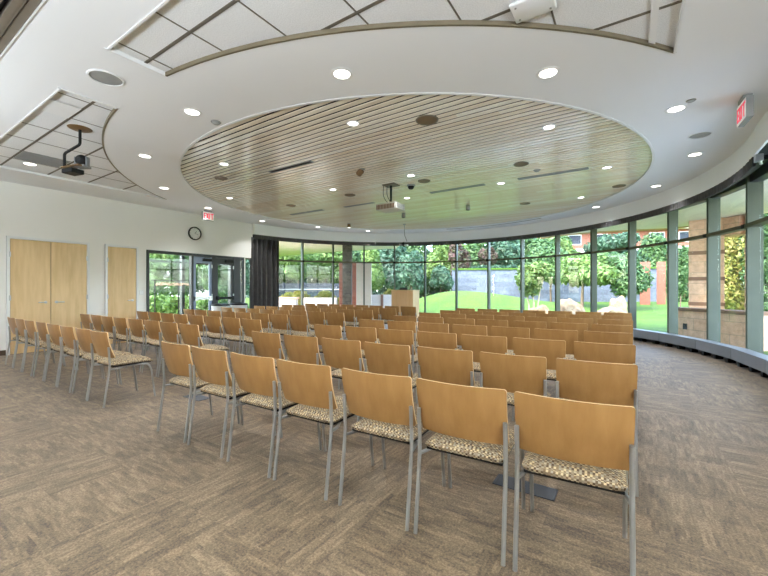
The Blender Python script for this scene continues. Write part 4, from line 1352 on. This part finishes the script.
def tree(px, t, ytop, ybot, wpx, leaf, label, trunk=True, kind='tree', stems=1, group='trees outside the windows', dens=.8, seed=None, bark='bark', cname='foliage', n=9000):
    x, y = at_t(px, t); gz = ground_z(x, y)
    zt_ = HC + (HY - ytop) * t / F; zb = HC + (HY - ybot) * t / F; rx = wpx * t / F / 2; hz = (zt_ - zb) / 2
    seed = seed if seed is not None else int(px * 7 + t)
    s = thing('shrub' if kind == 'shrub' else 'tree', label, kind, (x, y, gz), 0, group)
    size = max(.045, min(.30, t * .0085)) * dens
    me = crown_mesh('foliage', n, rx * 1.05, hz * 1.05, size, seed); me.materials.append(M[leaf])
    o = bpy.data.objects.new('foliage', me); COL.objects.link(o); o.parent = s; o.location = (0, 0, (zt_ + zb) / 2 - gz)
    if trunk:
        rr = random.Random(seed)
        for k in range(stems):
            bm = B(); off = (k - (stems - 1) / 2) * .16; h = (zt_ + zb) / 2 - gz
            tube(bm, [(off, 0, -.1), (off * 1.1 + rr.uniform(-.04, .04), 0, h * .35), (off * 1.8 + rr.uniform(-.08, .08), .05, h * .75), (off * 3 + rr.uniform(-.1, .1), 0, h * 1.15)], [max(.03, rx * .05), max(.028, rx * .042), max(.02, rx * .032), .02], 8)
            for b_ in range(4):
                a = rr.uniform(0, 6.28); z0 = h * rr.uniform(.6, .9)
                tube(bm, [(off * 1.5, 0, z0), (off * 1.5 + math.cos(a) * rx * .5, math.sin(a) * rx * .5, z0 + hz * .6)], [max(.015, rx * .02), .01], 6)
            obj('trunk', bm, M[bark], s, 1)
    return s


# near garden trees
tree(533, 17, 263, 296, 36, 'leaf0', 'small bright green young tree with several pale stems on the lawn', stems=3, bark='palebark', n=4200, dens=.8)
tree(582, 22, 255, 292, 64, 'leaf0', 'leafy bright green lawn tree behind the leftmost boulders', n=9000)
tree(622, 21, 250, 297, 46, 'leaf1', 'round mid green tree behind the tall boulder', n=8000)
tree(551, 25, 246, 284, 44, 'leaf1', 'green lawn tree with visible trunk behind the young tree', n=8000)
# tree line beyond: (px, t, ytop, ybot, width, leaf, label)
TL = [(268, 34, 236, 283, 52, 'leaf1', 'green tree rising beyond the fence beside the curtain'),
      (298, 30, 246, 285, 44, 'leaf0', 'bright green tree beyond the fence in second window bay'),
      (325, 33, 240, 283, 46, 'leaf0', 'bright tree beyond the fence left of the slate pier'),
      (348, 36, 238, 286, 46, 'leaf1', 'tall green tree behind the slate pier'),
      (372, 28, 246, 291, 30, 'leaf0', 'yellowish green tree directly right of the white wall'),
      (392, 32, 236, 292, 44, 'leaf2', 'blue green tree behind the lectern at left'),
      (411, 26, 252, 290, 26, 'leaf2', 'slim blue green tree directly above the lectern'),
      (424, 36, 232, 290, 50, 'leaf1', 'large green tree above the lectern'),
      (447, 33, 234, 288, 40, 'leaf0', 'bright green tree behind the crest of the mound'),
      (441, 27.5, 268, 290, 24, 'leaf2', 'low dark green tree at left side of the mound'),
      (460, 30, 238, 280, 22, 'leaf4', 'plum leaved tree behind the crest of the mound'),
      (480, 36, 232, 274, 46, 'leaf1', 'green tree above the left part of stone retaining wall'),
      (489, 31.5, 248, 266, 16, 'leaf4', 'small plum leaved tree above the retaining wall'),
      (505, 34, 226, 272, 40, 'leaf2', 'dark blue green conifer above the stone retaining wall'),
      (534, 37, 232, 270, 44, 'leaf1', 'green tree above the retaining wall behind young tree'),
          (550, 42, 234, 262, 40, 'leaf1', 'tree crown hiding left windows of the red brick building'),
          (612, 43, 236, 262, 44, 'leaf2', 'dark tree crown hiding right windows of the red brick building'),
          (566, 38, 240, 272, 46, 'leaf0', 'bright tree before the red brick building, left'),
      (600, 36, 252, 276, 40, 'leaf1', 'green tree before the red brick building, right'),
      (640, 36, 246, 278, 46, 'leaf2', 'dark tree behind the left pink brick pier'),
      (668, 34, 236, 290, 44, 'leaf1', 'green tree behind the right pink brick pier'),
      (680, 20, 246, 300, 18, 'leaf1', 'narrow green tree left of the sandstone pier'),
      (733, 15, 222, 322, 40, 'leaf3', 'yellow green tree seen between the sandstone piers'),
      (768, 14, 190, 330, 44, 'leaf1', 'big green tree at the right edge beyond the slim pier'),
      (700, 26, 220, 300, 60, 'leaf1', 'green tree behind the sandstone pier'),
      (150, 20, 245, 300, 60, 'leaf0', 'bright green tree beyond vestibule glass, left'),
      (186, 22, 240, 300, 50, 'leaf1', 'green tree beyond vestibule glass, middle'),
      (214, 19, 245, 300, 34, 'leaf1', 'green tree beyond the glass entrance doors'),
      (240, 24, 235, 300, 60, 'leaf2', 'dark green tree beyond the end of the glass doors')]
for a in TL: tree(*a, n=8000, dens=.75)
# hedges and planting rows
def hedge(px0, px1, t, ytop, zb, leaf, label, depth=.7, n=2600, size=.07):
    a, b = at_t(px0, t), at_t(px1, t); L_ = math.hypot(b[0] - a[0], b[1] - a[1]); zt_ = HC + (HY - ytop) * t / F
    r_ = random.Random(int(px0)); bm = B()
    for k in range(n):
        u, v, w = r_.uniform(-.5, .5), r_.uniform(-.5, .5), r_.random() ** .6
        p = Vector((u * L_, v * depth, (zt_ - zb) * w * (.85 + .15 * math.sin(u * L_ * 5)) ))
        nrm = Vector((r_.gauss(0, 1), r_.gauss(0, 1), r_.gauss(0, 1) + .5)).normalized(); q = nrm.orthogonal().normalized(); q.rotate(Matrix.Rotation(r_.uniform(0, 6.28), 3, nrm)); e = nrm.cross(q); s_ = size * r_.uniform(.6, 1.4)
        bm.faces.new([bm.verts.new(p + q * s_ * c_ + e * s_ * d_) for c_, d_ in ((-1, 0), (0, .5), (1, 0), (0, -.5))])
    me = bpy.data.meshes.new('hedge'); bm.to_mesh(me); bm.free(); me.materials.append(M[leaf])
    o = bpy.data.objects.new('hedge', me); COL.objects.link(o); o.location = ((a[0] + b[0]) / 2, (a[1] + b[1]) / 2, zb); o.rotation_euler = (0, 0, math.atan2(b[1] - a[1], b[0] - a[0]))
    tag(o, label, 'hedge'); return o


hedge(296, 342, 18.2, 290.5, .0, 'leaf3', 'yellow green planting row behind the low white wall by the slate pier', 1.2, 3600)
hedge(268, 300, 20, 292, .0, 'leaf3', 'yellow green planting row behind the cream planter by the curtain', 1.2, 2600)
hedge(371, 396, 18.1, 289.5, .0, 'leaf3', 'golden planting row above the white wall left of the lectern', .9, 2600)
hedge(456, 530, 30.5, 266.5, 2.6, 'leaf2', 'dark hedge growing along the top of the stone retaining wall', 1.4, 3000, .2)
hedge(530, 640, 29.5, 272, .2, 'leaf2', 'dark bluish hedge before the right part of the retaining wall', 1.4, 5000, .2) if False else None
hedge(246, 470, 37, 258, 0, 'leaf2', 'long tall dark hedge far behind the fence and the left trees', 2.0, 9000, .28)
hedge(140, 212, 15.5, 296, -.05, 'leaf0', 'bright green hedge beyond the vestibule glass', 1.5, 4000, .1)

# ------------------------------------------------------------------ light
w = bpy.data.worlds.new('sky'); scn.world = w; w.use_nodes = True
nt = w.node_tree; bg = nt.nodes['Background']; sk = nt.nodes.new('ShaderNodeTexSky')
sk.sky_type = 'NISHITA'; sk.sun_disc = False; sk.sun_elevation = math.radians(52); sk.sun_rotation = math.radians(200)
sk.air_density = 1.0; sk.dust_density = 2.0; sk.ozone_density = 1.0
nt.links.new(sk.outputs[0], bg.inputs[0]); bg.inputs[1].default_value = 2.0
sun = bpy.data.lights.new('sun', 'SUN'); sun.energy = 2.6; sun.angle = math.radians(1.0); sun.color = (1, .96, .88)
so = bpy.data.objects.new('sun', sun); COL.objects.link(so); so.location = (-10, -20, 30)
dirv = Vector((-.6, .45, -.78)).normalized(); so.rotation_euler = dirv.to_track_quat('-Z', 'Y').to_euler()

# added fill lights behind the camera, shaped as floor lamps, to brighten the ceiling
for x, y, lab in ((2.2, -.9, 'added black fill uplighter behind the camera, nearest the right wall'), (-1.5, -1.5, 'added black fill uplighter behind the camera, middle of three'), (-6.0, -1.9, 'added black fill uplighter behind the camera, nearer the door wall')):
    u = thing('fill_uplighter', lab, 'fill lamp', (x, y, 0), 0, 'added fill uplighters behind the camera')
    bm = B(); lathe(bm, [(0, 0), (.18, 0), (.18, .02), (.02, .03), (.015, .04)], 24); obj('base', bm, M['black'], u, .6)
    bm = B(); tube(bm, [(0, 0, .03), (0, 0, 1.74)], .015, 10); obj('pole', bm, M['black'], u)
    bm = B(); lathe(bm, [(0, 1.72), (.06, 1.73), (.30, 1.88), (.31, 1.88), (.31, 1.87), (.06, 1.715), (0, 1.71)], 30); obj('lamp_shade', bm, M['black'], u, .6)
    l = bpy.data.lights.new('fill_uplight', 'AREA'); l.shape = 'DISK'; l.size = .55; l.energy = 170 if -3 < x < 0 else (270 if x < 0 else 330); l.color = (.84, .93, 1)
    o = bpy.data.objects.new('fill_uplight', l); COL.objects.link(o); o.location = (x, y, 1.9); o.rotation_euler = (PI, 0, 0)
scn.view_settings.view_transform = 'Standard'; scn.view_settings.look = 'None'
scn.view_settings.gamma = 1; scn.view_settings.exposure = 0.36; scn.view_settings.use_curve_mapping = False
c = scn.cycles
c.max_bounces = 10; c.diffuse_bounces = 5; c.glossy_bounces = 4; c.transmission_bounces = 4; c.transparent_max_bounces = 16
c.caustics_reflective = False; c.caustics_refractive = False
